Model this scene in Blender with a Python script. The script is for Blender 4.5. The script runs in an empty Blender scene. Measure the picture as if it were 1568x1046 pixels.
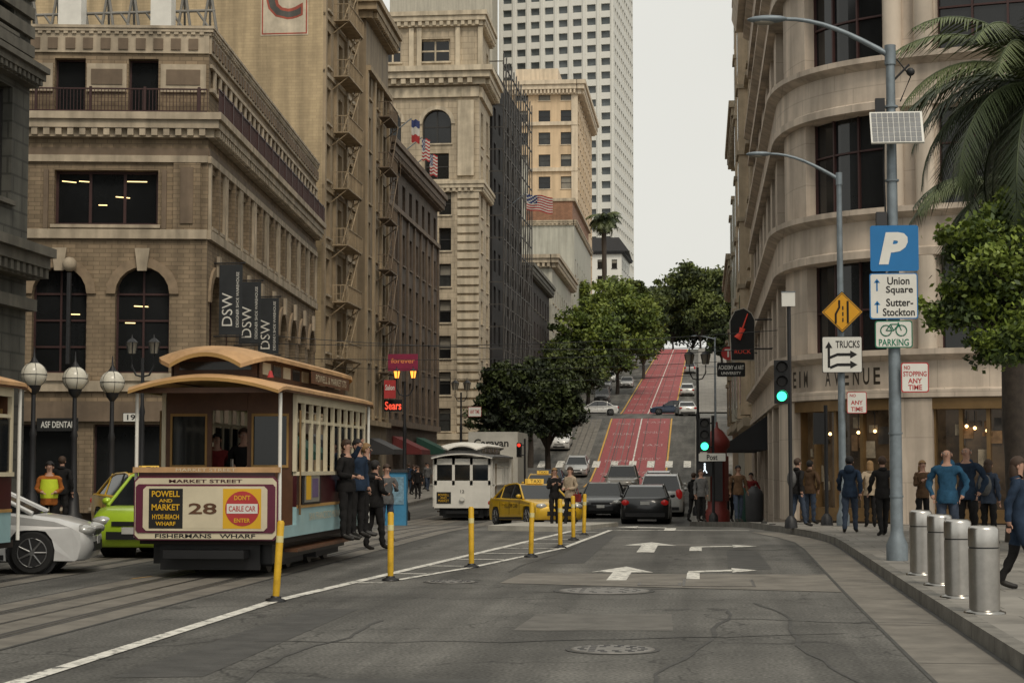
import bpy, math, random
import numpy as np
from mathutils import Vector, Matrix
random.seed(7); rng=np.random.default_rng(7)
sc=bpy.context.scene
R=math.radians
# ---------------------------------------------------------------- camera model
F=2800.0; YAW=math.atan(291/2807.0); PIT=math.atan(190/2800.0); CAMZ=1.65
_f=Vector((-math.sin(YAW)*math.cos(PIT),math.cos(YAW)*math.cos(PIT),math.sin(PIT)))
_r=Vector((math.cos(YAW),math.sin(YAW),0)); _u=_r.cross(_f)
def ray(u,v): return _f*F+_r*(u-784)+_u*(523-v)
def atY(u,v,Y):
    d=ray(u,v); t=Y/d.y; return Vector((d.x*t,Y,CAMZ+d.z*t))
def gnd(u,v,z=0.0):
    d=ray(u,v); t=(z-CAMZ)/d.z; return Vector((d.x*t,d.y*t,z))
def gx(u,Y): return atY(u,713,Y).x
KY=[-300,46,52,58,66,76,86,96,106,120,134,142,150,176,180,186,196,200,386,392,400,430,600,5000]
KZ=[0,0,-.08,-.26,-.5,-.52,-.42,-.25,-.08,.0,.08,.45,1.5,6.1,6.45,6.7,7.2,7.5,26.1,26.4,26.6,26.4,20,20]
def zg(y): return float(np.interp(y,KY,KZ))
# ---------------------------------------------------------------- materials
_mc={}
def M(name,col,rough=.75,metal=0.,var=.22,scale=2.0,bump=0.,emit=0.,brick=None,streak=0.,spec=.4,coat=0.):
    if name in _mc: return _mc[name]
    m=bpy.data.materials.new(name); m.use_nodes=True; nt=m.node_tree; N=nt.nodes; L=nt.links
    b=N['Principled BSDF']; b.inputs['Roughness'].default_value=rough; b.inputs['Metallic'].default_value=metal
    b.inputs['Specular IOR Level'].default_value=spec
    if coat: b.inputs['Coat Weight'].default_value=coat; b.inputs['Coat Roughness'].default_value=.05
    tc=N.new('ShaderNodeTexCoord')
    n=N.new('ShaderNodeTexNoise'); n.inputs['Scale'].default_value=scale; n.inputs['Detail'].default_value=6; n.inputs['Roughness'].default_value=.65
    L.new(tc.outputs['Object'],n.inputs['Vector'])
    mr=N.new('ShaderNodeMapRange'); mr.inputs['From Min'].default_value=.3; mr.inputs['From Max'].default_value=.7
    mr.inputs['To Min'].default_value=1-var; mr.inputs['To Max'].default_value=1+var*.6
    L.new(n.outputs['Fac'],mr.inputs['Value'])
    c4=(col[0],col[1],col[2],1)
    mul=N.new('ShaderNodeVectorMath'); mul.operation='SCALE'
    fac=mr.outputs['Result']
    if streak:
        mp=N.new('ShaderNodeMapping'); mp.inputs['Scale'].default_value=(1.6,1.6,.12)
        n2=N.new('ShaderNodeTexNoise'); n2.inputs['Scale'].default_value=1.3; n2.inputs['Detail'].default_value=5
        L.new(tc.outputs['Object'],mp.inputs['Vector']); L.new(mp.outputs[0],n2.inputs['Vector'])
        m2=N.new('ShaderNodeMapRange'); m2.inputs['From Min'].default_value=.35; m2.inputs['From Max'].default_value=.62
        m2.inputs['To Min'].default_value=1-streak; m2.inputs['To Max'].default_value=1.06
        L.new(n2.outputs['Fac'],m2.inputs['Value'])
        mm=N.new('ShaderNodeMath'); mm.operation='MULTIPLY'; L.new(fac,mm.inputs[0]); L.new(m2.outputs['Result'],mm.inputs[1]); fac=mm.outputs[0]
    if brick:
        bt=N.new('ShaderNodeTexBrick'); L.new(tc.outputs['UV'],bt.inputs['Vector'])
        bt.inputs['Color1'].default_value=c4; k=brick.get('k',.8)
        bt.inputs['Color2'].default_value=(col[0]*k,col[1]*k,col[2]*k,1)
        j=brick.get('j',.5); bt.inputs['Mortar'].default_value=(col[0]*j,col[1]*j,col[2]*j,1)
        bt.inputs['Scale'].default_value=1; bt.inputs['Brick Width'].default_value=brick['w']; bt.inputs['Row Height'].default_value=brick['h']
        bt.inputs['Mortar Size'].default_value=brick.get('m',.012)
        L.new(bt.outputs['Color'],mul.inputs[0])
    else: mul.inputs[0].default_value=col[:3]
    L.new(fac,mul.inputs['Scale']); L.new(mul.outputs[0],b.inputs['Base Color'])
    if bump:
        bp=N.new('ShaderNodeBump'); bp.inputs['Strength'].default_value=bump; bp.inputs['Distance'].default_value=.02
        n3=N.new('ShaderNodeTexNoise'); n3.inputs['Scale'].default_value=scale*12; n3.inputs['Detail'].default_value=3
        L.new(tc.outputs['Object'],n3.inputs['Vector']); L.new(n3.outputs['Fac'],bp.inputs['Height']); L.new(bp.outputs[0],b.inputs['Normal'])
    if emit:
        L.new(mul.outputs[0],b.inputs['Emission Color']); b.inputs['Emission Strength'].default_value=emit
    _mc[name]=m; return m
def asphalt():
    m=M('asphalt',(.112,.108,.098),rough=.85,var=.5,scale=.32,bump=.35)
    nt=m.node_tree;N=nt.nodes;L=nt.links;b=N['Principled BSDF']
    src=b.inputs['Base Color'].links[0].from_socket
    tc=N.new('ShaderNodeTexCoord')
    mp=N.new('ShaderNodeMapping'); mp.inputs['Scale'].default_value=(1.5,.045,1)
    n=N.new('ShaderNodeTexNoise'); n.inputs['Scale'].default_value=1.; n.inputs['Detail'].default_value=6
    L.new(tc.outputs['Object'],mp.inputs[0]);L.new(mp.outputs[0],n.inputs['Vector'])
    r=N.new('ShaderNodeMapRange'); r.inputs['From Min'].default_value=.36;r.inputs['From Max'].default_value=.62;r.inputs['To Min'].default_value=.62;r.inputs['To Max'].default_value=1.15
    L.new(n.outputs['Fac'],r.inputs['Value'])
    n4=N.new('ShaderNodeTexNoise'); n4.inputs['Scale'].default_value=30; n4.inputs['Detail'].default_value=4
    L.new(tc.outputs['Object'],n4.inputs['Vector'])
    r4=N.new('ShaderNodeMapRange'); r4.inputs['From Min'].default_value=.3;r4.inputs['From Max'].default_value=.7;r4.inputs['To Min'].default_value=.4;r4.inputs['To Max'].default_value=1.6
    L.new(n4.outputs['Fac'],r4.inputs['Value'])
    vo=N.new('ShaderNodeTexVoronoi'); vo.feature='DISTANCE_TO_EDGE'; vo.inputs['Scale'].default_value=.36
    nd=N.new('ShaderNodeTexNoise'); nd.inputs['Scale'].default_value=1.2; nd.inputs['Detail'].default_value=5
    L.new(tc.outputs['Object'],nd.inputs['Vector'])
    ad=N.new('ShaderNodeVectorMath');ad.operation='MULTIPLY_ADD'; ad.inputs[1].default_value=(1.6,1.6,0); L.new(nd.outputs['Color'],ad.inputs[0]); L.new(tc.outputs['Object'],ad.inputs[2])
    L.new(ad.outputs[0],vo.inputs['Vector'])
    rc=N.new('ShaderNodeMapRange'); rc.inputs['From Min'].default_value=.0;rc.inputs['From Max'].default_value=.011;rc.inputs['To Min'].default_value=.4;rc.inputs['To Max'].default_value=1
    L.new(vo.outputs['Distance'],rc.inputs['Value'])
    a=N.new('ShaderNodeMath');a.operation='MULTIPLY';L.new(r.outputs[0],a.inputs[0]);L.new(r4.outputs[0],a.inputs[1])
    c=N.new('ShaderNodeMath');c.operation='MULTIPLY';L.new(a.outputs[0],c.inputs[0]);L.new(rc.outputs[0],c.inputs[1])
    s=N.new('ShaderNodeVectorMath');s.operation='SCALE';L.new(src,s.inputs[0]);L.new(c.outputs[0],s.inputs['Scale']);L.new(s.outputs[0],b.inputs['Base Color'])
    return m
def wornpaint(name,col,thr=.42,under=(.10,.098,.09)):
    m=M(name,col,rough=.7,var=.25,scale=3); nt=m.node_tree;N=nt.nodes;L=nt.links;b=N['Principled BSDF']
    src=b.inputs['Base Color'].links[0].from_socket
    tc=N.new('ShaderNodeTexCoord');n=N.new('ShaderNodeTexNoise');n.inputs['Scale'].default_value=6;n.inputs['Detail'].default_value=9;n.inputs['Roughness'].default_value=.75
    L.new(tc.outputs['Object'],n.inputs['Vector'])
    r=N.new('ShaderNodeMapRange');r.inputs['From Min'].default_value=thr-.06;r.inputs['From Max'].default_value=thr+.04
    L.new(n.outputs['Fac'],r.inputs['Value'])
    mx=N.new('ShaderNodeMix');mx.data_type='RGBA';mx.inputs[6].default_value=(under[0],under[1],under[2],1);L.new(src,mx.inputs[7]);L.new(r.outputs[0],mx.inputs[0])
    L.new(mx.outputs[2],b.inputs['Base Color']); return m
ASPH=asphalt()
PAINT=wornpaint('road_paint_white',(.66,.64,.58),.45); PAINTY=wornpaint('road_paint_yellow',(.6,.33,.05),.42)
REDL=wornpaint('red_lane',(.29,.060,.062),.36); PAINTR=wornpaint('lane_text_white',(.50,.42,.40),.50,(.27,.06,.065))
CONC=M('concrete',(.24,.23,.21),var=.3,scale=.9,bump=.2); WALK=M('sidewalk',(.24,.225,.20),var=.4,scale=.7,bump=.15,brick=dict(w=.9,h=.9,k=.88,j=.5,m=.012))
KERB=M('kerb_stone',(.18,.17,.15),var=.45,scale=2.5,bump=.3); CONC2=M('concrete_road',(.17,.155,.132),var=.4,scale=1.6,bump=.2)
GROUND=M('ground_mat',(.13,.127,.117),var=.3,scale=.3)
IRON=M('iron',(.018,.018,.02),rough=.5); STEELR=M('rail_steel',(.12,.11,.10),rough=.45,metal=.6); MHC=M('cast_iron_cover',(.20,.19,.175),rough=.55,metal=.3,var=.3,scale=8)
GALV=M('galvanised',(.20,.235,.26),rough=.5,metal=.35,var=.25,scale=5); STEEL=M('brushed_steel',(.52,.50,.47),rough=.3,metal=1.,var=.16,scale=6)
BLACK=M('black_paint',(.012,.012,.013),rough=.4); WHITE=M('white_paint',(.72,.70,.64),rough=.5,var=.12); DARKG=M('darkgrey',(.04,.04,.042),rough=.6)
GLASS=M('glass_dark',(.014,.015,.016),rough=.09,spec=.5,var=.5,scale=.25); GLASS2=M('glass_mid',(.05,.052,.05),rough=.13,var=.5,scale=.7)
GLASS3=M('glass_blind',(.24,.22,.18),rough=.4,var=.3,scale=1.2); GLASST=M('glass_tower',(.11,.125,.13),rough=.15,var=.5,scale=.2)
CARG=M('car_glass',(.012,.014,.016),rough=.06,spec=.6,var=.3)
def gl(): 
    r=random.random(); return GLASS if r<.56 else GLASS2 if r<.82 else GLASS3
# ---------------------------------------------------------------- mesh builder
class MB:
    def __init__(s): s.v=[];s.f=[];s.m=[];s.sm=[];s.mats=[];s.T=None
    def mi(s,mat):
        if mat not in s.mats: s.mats.append(mat)
        return s.mats.index(mat)
    def add(s,vs,fs,mat,smooth=False):
        b=len(s.v); k=s.mi(mat)
        if s.T is not None: vs=[s.T@Vector(p) for p in vs]
        s.v.extend([(p[0],p[1],p[2]) for p in vs])
        for f in fs: s.f.append(tuple(i+b for i in f)); s.m.append(k); s.sm.append(smooth)
    def face(s,pts,mat,smooth=False): s.add(pts,[tuple(range(len(pts)))],mat,smooth)
    def hexa(s,p,mat): s.add(p,[(0,3,2,1),(4,5,6,7),(0,1,5,4),(1,2,6,5),(2,3,7,6),(3,0,4,7)],mat)
    def box(s,x0,x1,y0,y1,z0,z1,mat):
        s.hexa([(x0,y0,z0),(x1,y0,z0),(x1,y1,z0),(x0,y1,z0),(x0,y0,z1),(x1,y0,z1),(x1,y1,z1),(x0,y1,z1)],mat)
    def tube(s,pts,rad,mat,n=8,caps=True,smooth=True):
        pts=[Vector(p) for p in pts]
        if not isinstance(rad,(list,tuple)): rad=[rad]*len(pts)
        vs=[];fs=[];ref=None
        for i,p in enumerate(pts):
            t=(pts[min(i+1,len(pts)-1)]-pts[max(i-1,0)]).normalized()
            if ref is None: ref=Vector((0,0,1)) if abs(t.z)<.9 else Vector((1,0,0))
            a=t.cross(ref)
            if a.length<1e-5: a=t.cross(Vector((.3,1,.2)))
            a.normalize(); b=t.cross(a)
            for k in range(n):
                q=2*math.pi*k/n; vs.append(p+(a*math.cos(q)+b*math.sin(q))*rad[i])
        for i in range(len(pts)-1):
            for k in range(n): fs.append((i*n+k,i*n+(k+1)%n,(i+1)*n+(k+1)%n,(i+1)*n+k))
        s.add(vs,fs,mat,smooth)
        if caps:
            s.add(vs[:n],[tuple(range(n))],mat); s.add(vs[-n:],[tuple(range(n))],mat)
    def cyl(s,p0,p1,r,mat,n=12): s.tube([p0,p1],r,mat,n)
    def lathe(s,c,prof,mat,n=16):
        vs=[];fs=[]
        for r,z in prof:
            for k in range(n): q=2*math.pi*k/n; vs.append((c[0]+r*math.cos(q),c[1]+r*math.sin(q),c[2]+z))
        for i in range(len(prof)-1):
            for k in range(n): fs.append((i*n+k,i*n+(k+1)%n,(i+1)*n+(k+1)%n,(i+1)*n+k))
        s.add(vs,fs,mat,True); s.add(vs[:n],[tuple(range(n))],mat); s.add(vs[-n:],[tuple(range(n))],mat)
    def ball(s,c,r,mat,n=12,m=8,keep=None):
        if not isinstance(r,(tuple,list)): r=(r,r,r)
        vs=[];fs=[]
        for i in range(m+1):
            a=math.pi*i/m
            for k in range(n): q=2*math.pi*k/n; vs.append((c[0]+r[0]*math.sin(a)*math.cos(q),c[1]+r[1]*math.sin(a)*math.sin(q),c[2]+r[2]*math.cos(a)))
        for i in range(m):
            for k in range(n):
                f=(i*n+k,(i+1)*n+k,(i+1)*n+(k+1)%n,i*n+(k+1)%n)
                if keep:
                    cc=[sum(vs[j][t] for j in f)/4-c[t] for t in range(3)]
                    if not keep(cc[0]/r[0],cc[1]/r[1],cc[2]/r[2]): continue
                fs.append(f)
        s.add(vs,fs,mat,True)
    def prism(s,poly,y0,y1,mat,ax='y'):
        n=len(poly)
        g=(lambda p,y:(p[0],y,p[1])) if ax=='y' else (lambda p,y:(y,p[0],p[1])) if ax=='x' else (lambda p,y:(p[0],p[1],y))
        vs=[g(p,y0) for p in poly]+[g(p,y1) for p in poly]
        s.add(vs,[tuple(range(n)),tuple(range(n,2*n))]+[(i,(i+1)%n,n+(i+1)%n,n+i) for i in range(n)],mat)
    def text(s,txt,mat,mapf,size=1.,width=None,height=None,bold=.0,align='CENTER'):
        cu=bpy.data.curves.new('t','FONT');cu.body=txt;cu.size=1;cu.align_x=align;cu.align_y='CENTER';cu.offset=bold;cu.resolution_u=3;cu.space_line=.85
        ob=bpy.data.objects.new('t',cu);sc.collection.objects.link(ob);bpy.context.view_layer.update()
        me=bpy.data.meshes.new_from_object(ob)
        co=[(v.co.x,v.co.y) for v in me.vertices]
        if co:
            w=max(c[0] for c in co)-min(c[0] for c in co); h=max(c[1] for c in co)-min(c[1] for c in co)
            cx=(max(c[0] for c in co)+min(c[0] for c in co))/2; cy=(max(c[1] for c in co)+min(c[1] for c in co))/2
            sx=sy=size
            if width: sx=sy=width/w
            if height: sy=height/h; sx=sx if width else sy
            vs=[mapf((c[0]-cx)*sx,(c[1]-cy)*sy) for c in co]
            s.add(vs,[tuple(p.vertices) for p in me.polygons],mat)
        bpy.data.objects.remove(ob);bpy.data.curves.remove(cu);bpy.data.meshes.remove(me)
    def build(s,name,parent=None):
        me=bpy.data.meshes.new(name); me.from_pydata(s.v,[],s.f)
        for m in s.mats: me.materials.append(m)
        me.polygons.foreach_set('material_index',s.m); me.polygons.foreach_set('use_smooth',s.sm)
        uvmap(me); me.update()
        ob=bpy.data.objects.new(name,me); sc.collection.objects.link(ob)
        if parent: ob.parent=parent
        return ob
def uvmap(me):
    uv=me.uv_layers.new(name='UVMap'); nl=len(me.loops)
    vi=np.zeros(nl,int); me.loops.foreach_get('vertex_index',vi)
    co=np.zeros(len(me.vertices)*3); me.vertices.foreach_get('co',co); co=co.reshape(-1,3)[vi]
    n=len(me.polygons); no=np.zeros(n*3); me.polygons.foreach_get('normal',no); no=no.reshape(-1,3)
    lt=np.zeros(n,int); me.polygons.foreach_get('loop_total',lt); no=np.repeat(no,lt,axis=0)
    h=np.hypot(no[:,0],no[:,1])+1e-9; vert=np.abs(no[:,2])<.7
    u=np.where(vert,(-no[:,1]*co[:,0]+no[:,0]*co[:,1])/h,co[:,0]); v=np.where(vert,co[:,2],co[:,1])
    uv.data.foreach_set('uv',np.stack([u,v],1).ravel())
def top(name,loc=(0,0,0),rz=0.):
    e=bpy.data.objects.new(name,None); e.location=loc; e.rotation_euler=(0,0,rz); e.empty_display_size=.3; sc.collection.objects.link(e); return e
# ---------------------------------------------------------------- facade tools
class Fac:
    def __init__(s,mb,A,B):
        s.mb=mb; s.A=Vector((A[0],A[1])); B=Vector((B[0],B[1])); s.d=(B-s.A); s.L=s.d.length; s.d.normalize(); s.n=Vector((s.d.y,-s.d.x))
    def P(s,a,z,o=0.): q=s.A+s.d*a+s.n*o; return (q.x,q.y,z)
    def box(s,a0,a1,z0,z1,o0,o1,mat):
        P=s.P; s.mb.hexa([P(a0,z0,o0),P(a1,z0,o0),P(a1,z0,o1),P(a0,z0,o1),P(a0,z1,o0),P(a1,z1,o0),P(a1,z1,o1),P(a0,z1,o1)],mat)
    def quad(s,a0,a1,z0,z1,o,mat): P=s.P; s.mb.face([P(a0,z0,o),P(a1,z0,o),P(a1,z1,o),P(a0,z1,o)],mat)
    def wall(s,z0,z1,ops,mat,depth=.32,frame=None,a0=0,a1=None,sill=None):
        if a1 is None: a1=s.L
        ops=[o for o in ops if o[0]>=a0 and o[1]<=a1]
        xs=sorted(set([a0,a1]+[round(o[0],4) for o in ops]+[round(o[1],4) for o in ops]))
        zs=sorted(set([z0,z1]+[round(o[2],4) for o in ops]+[round(o[3],4) for o in ops]))
        P=s.P; mb=s.mb
        for i in range(len(xs)-1):
            xm=(xs[i]+xs[i+1])/2; run=None
            for j in range(len(zs)-1):
                zm=(zs[j]+zs[j+1])/2
                hole=any(o[0]<xm<o[1] and o[2]<zm<o[3] for o in ops)
                if not hole and run is None: run=zs[j]
                if hole and run is not None: s.quad(xs[i],xs[i+1],run,zs[j],0,mat); run=None
            if run is not None: s.quad(xs[i],xs[i+1],run,z1,0,mat)
        for o in ops:
            b0,b1,c0,c1=o[:4]; st=o[4] if len(o)>4 else {}
            g=st.get('g') or gl(); fm=st.get('f',frame); nv=st.get('nv',1); nh=st.get('nh',2); D=depth
            mb.face([P(b0,c0),P(b1,c0),P(b1,c0,-D),P(b0,c0,-D)],mat)
            s.quad(b0,b1,c0,c1,-D,g)
            if not st.get('g') and random.random()<.35 and c1-c0>1.2:
                bz=c1-(c1-c0)*random.uniform(.2,.6); s.quad(b0+.06,b1-.06,bz,c1-.06,-D+.012,GLASS3)
            if st.get('arch'):
                r=(b1-b0)/2; cx=(b0+b1)/2; zc=c1-r; K=10
                arc=[(cx-r*math.cos(math.pi*k/K),zc+r*math.sin(math.pi*k/K)) for k in range(K+1)]
                for k in range(K):
                    p,q=arc[k],arc[k+1]
                    mb.face([P(p[0],p[1]),P(q[0],q[1]),P(q[0],c1),P(p[0],c1)],mat)
                    mb.face([P(p[0],p[1]),P(q[0],q[1]),P(q[0],q[1],-D),P(p[0],p[1],-D)],mat)
                    rm=st.get('ring')
                    if rm:
                        k1=1+.30/r*1.1
                        e=[(cx+(p[0]-cx)*k1,zc+(p[1]-zc)*k1),(cx+(q[0]-cx)*k1,zc+(q[1]-zc)*k1)]
                        mb.hexa([P(p[0],p[1],.0),P(q[0],q[1],.0),P(e[1][0],e[1][1],.0),P(e[0][0],e[0][1],.0),P(p[0],p[1],.09),P(q[0],q[1],.09),P(e[1][0],e[1][1],.09),P(e[0][0],e[0][1],.09)],rm)
                zt=zc
            else:
                mb.face([P(b0,c1),P(b1,c1),P(b1,c1,-D),P(b0,c1,-D)],mat); zt=c1
            for bb in (b0,b1): mb.face([P(bb,c0),P(bb,zt),P(bb,zt,-D),P(bb,c0,-D)],mat)
            if fm:
                t=st.get('t',.06)
                s.box(b0,b0+t,c0,c1,-D+.003,-D+.07,fm); s.box(b1-t,b1,c0,c1,-D+.003,-D+.07,fm)
                s.box(b0+t,b1-t,c0,c0+t,-D+.003,-D+.07,fm); s.box(b0+t,b1-t,c1-t,c1,-D+.003,-D+.07,fm)
                for k in range(1,nv): x=b0+(b1-b0)*k/nv; s.box(x-t/2,x+t/2,c0+t,c1-t,-D+.003,-D+.06,fm)
                for k in range(1,nh): z=c0+(c1-c0)*k/nh; s.box(b0+t,b1-t,z-t/2,z+t/2,-D+.004,-D+.05,fm)
            if sill: s.box(b0-.1,b1+.1,c0-.12,c0-.002,.0,.12,sill)
    def cornice(s,z,h,out,mat,dent=None,a0=-.0,a1=None,o=0.,drop=0):
        if a1 is None: a1=s.L
        s.box(a0-out*.45,a1+out*.0,z,z+h*.35,o-.1,o+out*.45,mat)
        s.box(a0-out*.8,a1+.0,z+h*.352,z+h*.7,o-.1,o+out*.8,mat)
        s.box(a0-out,a1+.0,z+h*.702,z+h,o-.1,o+out,mat)
        if dent:
            a=a0
            while a<a1-dent*.5:
                s.box(a,a+dent*.5,z+h*.05,z+h*.345,o+out*.451,o+out*.74,mat); a+=dent
    def rail(s,z0,z1,o,mat,a0=0,a1=None,step=.16):
        if a1 is None: a1=s.L
        s.box(a0,a1,z1-.05,z1,o-.03,o+.03,mat); s.box(a0,a1,z0,z0+.04,o-.02,o+.02,mat)
        a=a0
        while a<a1: s.box(a,a+.022,z0+.04,z1-.05,o-.011,o+.011,mat); a+=step
def grid(a0,a1,n,w,zr,**st):
    out=[]; p=(a1-a0)/n
    for i in range(n):
        c=a0+p*(i+.5)
        for (z0,z1) in zr: out.append((c-w/2,c+w/2,z0,z1,dict(st)))
    return out
def body(mb,pts,z0,z1,mat,roof=None):
    n=len(pts); mb.add([(p[0],p[1],z0) for p in pts]+[(p[0],p[1],z1) for p in pts],[(i,(i+1)%n,n+(i+1)%n,n+i) for i in range(n)],mat)
    mb.face([(p[0],p[1],z1) for p in pts],roof or mat)
# ---------------------------------------------------------------- ground, road
def strip(mb,xf0,xf1,y0,y1,dz,mat,step=6.):
    ys=sorted(set([y0,y1]+[k for k in KY if y0<k<y1]+[y0+i*step for i in range(1,int((y1-y0)/step)+1) if y0+i*step<y1]))
    g=lambda f,y: f(y) if callable(f) else f
    for a,b in zip(ys[:-1],ys[1:]):
        mb.face([(g(xf0,a),a,zg(a)+dz),(g(xf1,a),a,zg(a)+dz),(g(xf1,b),b,zg(b)+dz),(g(xf0,b),b,zg(b)+dz)],mat)
RK=lambda y: float(np.interp(y,[-60,14,24,38,41,43,46,50,55,60,66,140,600],[2.5,2.52,2.6,2.78,2.72,2.45,1.95,1.5,.9,.1,-.45,-.6,-.6]))
LK=lambda y: float(np.interp(y,[-60,60,100,140,600],[-14.3,-14.3,-14.6,-15.5,-15.5]))
mb=MB()
for a,b in zip(KY[:-1],KY[1:]):
    mb.face([(-3000,a,zg(a)-.012),(3000,a,zg(a)-.012),(3000,b,zg(b)-.012),(-3000,b,zg(b)-.012)],GROUND)
mb.build('ground')
mb=MB(); strip(mb,LK,RK,-60,600,0,ASPH); 
mb.face([(-80,46.5,-.004),(-14.3,46.5,-.004),(-14.3,60,-.3),(-80,60,-.3)],ASPH)
mb.build('road')
PATCH=M('asphalt_patch',(.062,.060,.056),var=.35,scale=3,bump=.3); PATCH2=M('asphalt_patch_old',(.125,.118,.105),var=.35,scale=3,bump=.3)
mb=MB()
for (x0,x1,y0,y1,m_) in ((-1.9,-.3,18.4,20.6,PATCH2),(.4,1.1,29.5,36,PATCH),(-4.6,-3.9,14,21,PATCH),(-2.6,-2.0,31,44,PATCH),(-3.3,-1.6,12.6,14.2,PATCH),(-1.,1.2,38,39.2,PATCH2)):
    mb.face([(x0,y0,.003),(x1,y0+.15,.003),(x1-.05,y1,.003),(x0+.06,y1-.1,.003)],m_)
def tar(pts,w=.022):
    for a,b in zip(pts[:-1],pts[1:]):
        a=Vector(a);b=Vector(b); n=Vector((-(b-a).y,(b-a).x)).normalized()*w*random.uniform(.6,1.3); mb.face([(a.x-n.x,a.y-n.y,.0045),(b.x-n.x,b.y-n.y,.0045),(b.x+n.x,b.y+n.y,.0045),(a.x+n.x,a.y+n.y,.0045)],PATCH)
for (x,y,dx,dy) in ((-3.5,12,.02,.5),(-.6,12,.05,.55),(1.2,13,-.03,.6),(-4.2,17,.35,.08),(-2.2,24,.3,.1),(-3.,28.5,.05,.7),(.2,20,.3,-.06)):
    pts=[(x,y)]
    for k in range(16): x+=dx+random.uniform(-.08,.08); y+=dy+random.uniform(-.15,.15); pts.append((x,y))
    tar(pts)
mb.build('road_patch')
mb=MB()
def sidewalk(mb,kf,xo,y0,y1,sg):
    strip(mb,lambda y:kf(y)+sg*.16 if sg>0 else xo,lambda y: xo if sg>0 else kf(y)-.16,y0,y1,.15,WALK,3.)
    strip(mb,lambda y:min(kf(y),kf(y)+sg*.16),lambda y:max(kf(y),kf(y)+sg*.16),y0,y1,.156,KERB,3.)
    ys=sorted(set([y0,y1]+[k for k in KY if y0<k<y1]+[y0+3*i for i in range(int((y1-y0)/3)+1)]+([42,43,44,45,47,50,53] if y0<42<y1 else [])))
    for a,b in zip(ys[:-1],ys[1:]): mb.face([(kf(a),a,zg(a)-.01),(kf(b),b,zg(b)-.01),(kf(b),b,zg(b)+.156),(kf(a),a,zg(a)+.156)],KERB)
sidewalk(mb,RK,60,-60,176,1); sidewalk(mb,RK,60,196,600,1); sidewalk(mb,LK,-60,62,146,-1); sidewalk(mb,LK,-60,-60,46.5,-1); sidewalk(mb,LK,-60,155,176,-1); sidewalk(mb,LK,-60,196,600,-1)
for k in range(26):
    y=12+k*1.5; x=RK(y); mb.box(x-.001,x+.161,y,y+.012,.02,.1575,PATCH)
mb.build('sidewalk')
mb=MB()
strip(mb,lambda y:RK(y)-.75,lambda y:RK(y)-.003,-5,46,.004,CONC2,3.); strip(mb,lambda y:RK(y)-.79,lambda y:RK(y)-.752,-5,46,.005,PATCH,3.); strip(mb,lambda y:RK(y)-.06,lambda y:RK(y)-.004,-5,46,.007,PATCH,3.)
for k in range(9): y=12+k*3.7; mb.face([(RK(y)-.75,y,.008),(RK(y)-.06,y,.008),(RK(y)-.06,y+.02,.008),(RK(y)-.75,y+.02,.008)],PATCH)
p1,p2,p3,p4=gnd(765,893),gnd(1312,907),gnd(1282,880),gnd(800,878)
mb.face([(p1.x,p1.y,.006),(RK(p2.y)-.8,p2.y,.006),(RK(p3.y)-.8,p3.y,.006),(p4.x,p4.y,.006)],CONC2)
mb.build('gutter')
mb=MB()
for cx in (-7.3,-10.5):
    strip(mb,cx-1.0,cx-.565,-10,176,.004,CONC2); strip(mb,cx-.505,cx-.03,-10,176,.004,CONC2); strip(mb,cx+.03,cx+.505,-10,176,.004,CONC2); strip(mb,cx+.565,cx+1.0,-10,176,.004,CONC2)
    for o in (-.535,.535): strip(mb,cx+o-.03,cx+o+.03,-10,176,.008,STEELR)
    for o in (-.46,.46,-.61,.61,-1.02,1.02): strip(mb,cx+o-.025,cx+o+.025,-10,60,.0055,PATCH)
    strip(mb,cx-.012,cx+.012,-10,176,.006,BLACK); strip(mb,cx-.03,cx-.012,-10,176,.007,STEELR); strip(mb,cx+.012,cx+.03,-10,176,.007,STEELR)
mb.build('cable_car_track')
mb=MB()
E=lambda y: float(np.interp(y,[-60,22,53],[-5.2,-5.2,-2.75]))
strip(mb,lambda y:E(y)-.08,lambda y:E(y)+.08,2,54,.009,PAINT,2.)
q1=[gnd(605,889),gnd(722,869),gnd(860,840),gnd(935,812)]
for a,b in zip(q1[:-1],q1[1:]): mb.face([(a.x-.06,a.y,.009),(a.x+.06,a.y,.009),(b.x+.06,b.y,.009),(b.x-.06,b.y,.009)],PAINT)
for y in np.arange(25.5,46,2.2):
    x0=E(y)+.1; x1=float(np.interp(y,[q.y for q in q1],[q.x for q in q1]))-.08
    if x1>x0: mb.face([(x0,y,.009),(x1,y+.0,.009),(x1,y+.14,.009),(x0,y+.14,.009)],PAINT)
def arrow(cx,cy,s,turn=0,l=2.4):
    mb.face([(cx-.12*s,cy,.009),(cx+.12*s,cy,.009),(cx+.12*s,cy+l,.009),(cx-.12*s,cy+l,.009)],PAINT)
    if turn==0: mb.face([(cx-.40*s,cy+l,.009),(cx+.40*s,cy+l,.009),(cx,cy+l+1.6,.009)],PAINT)
    else:
        mb.face([(cx-.1*s,cy+l,.009),(cx+turn*.8*s,cy+l+.5,.009),(cx+turn*.75*s,cy+l+.9,.009),(cx-.1*s,cy+l+.4,.009)],PAINT)
        mb.face([(cx+turn*.75*s,cy+l+.1,.009),(cx+turn*1.25*s,cy+l+.75,.009),(cx+turn*.75*s,cy+l+1.35,.009)],PAINT)
g=gnd(945,887); arrow(g.x,g.y-.3,1.2,0,2.0)
g=gnd(988,846); arrow(g.x,g.y,1.4,0,3.)
g=gnd(1040,887); arrow(g.x+.2,g.y,.8,1,1.6)
g=gnd(1065,844); arrow(g.x,g.y,1.0,1,1.5)
g=gnd(1025,813); arrow(g.x,g.y,1.2,-1,2)
strip(mb,-2.3,1.2,47.5,47.85,.009,PAINT)
for k in range(9): strip(mb,-13.5+k*1.5,-12.9+k*1.5,150,153,.012,PAINT)
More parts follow.
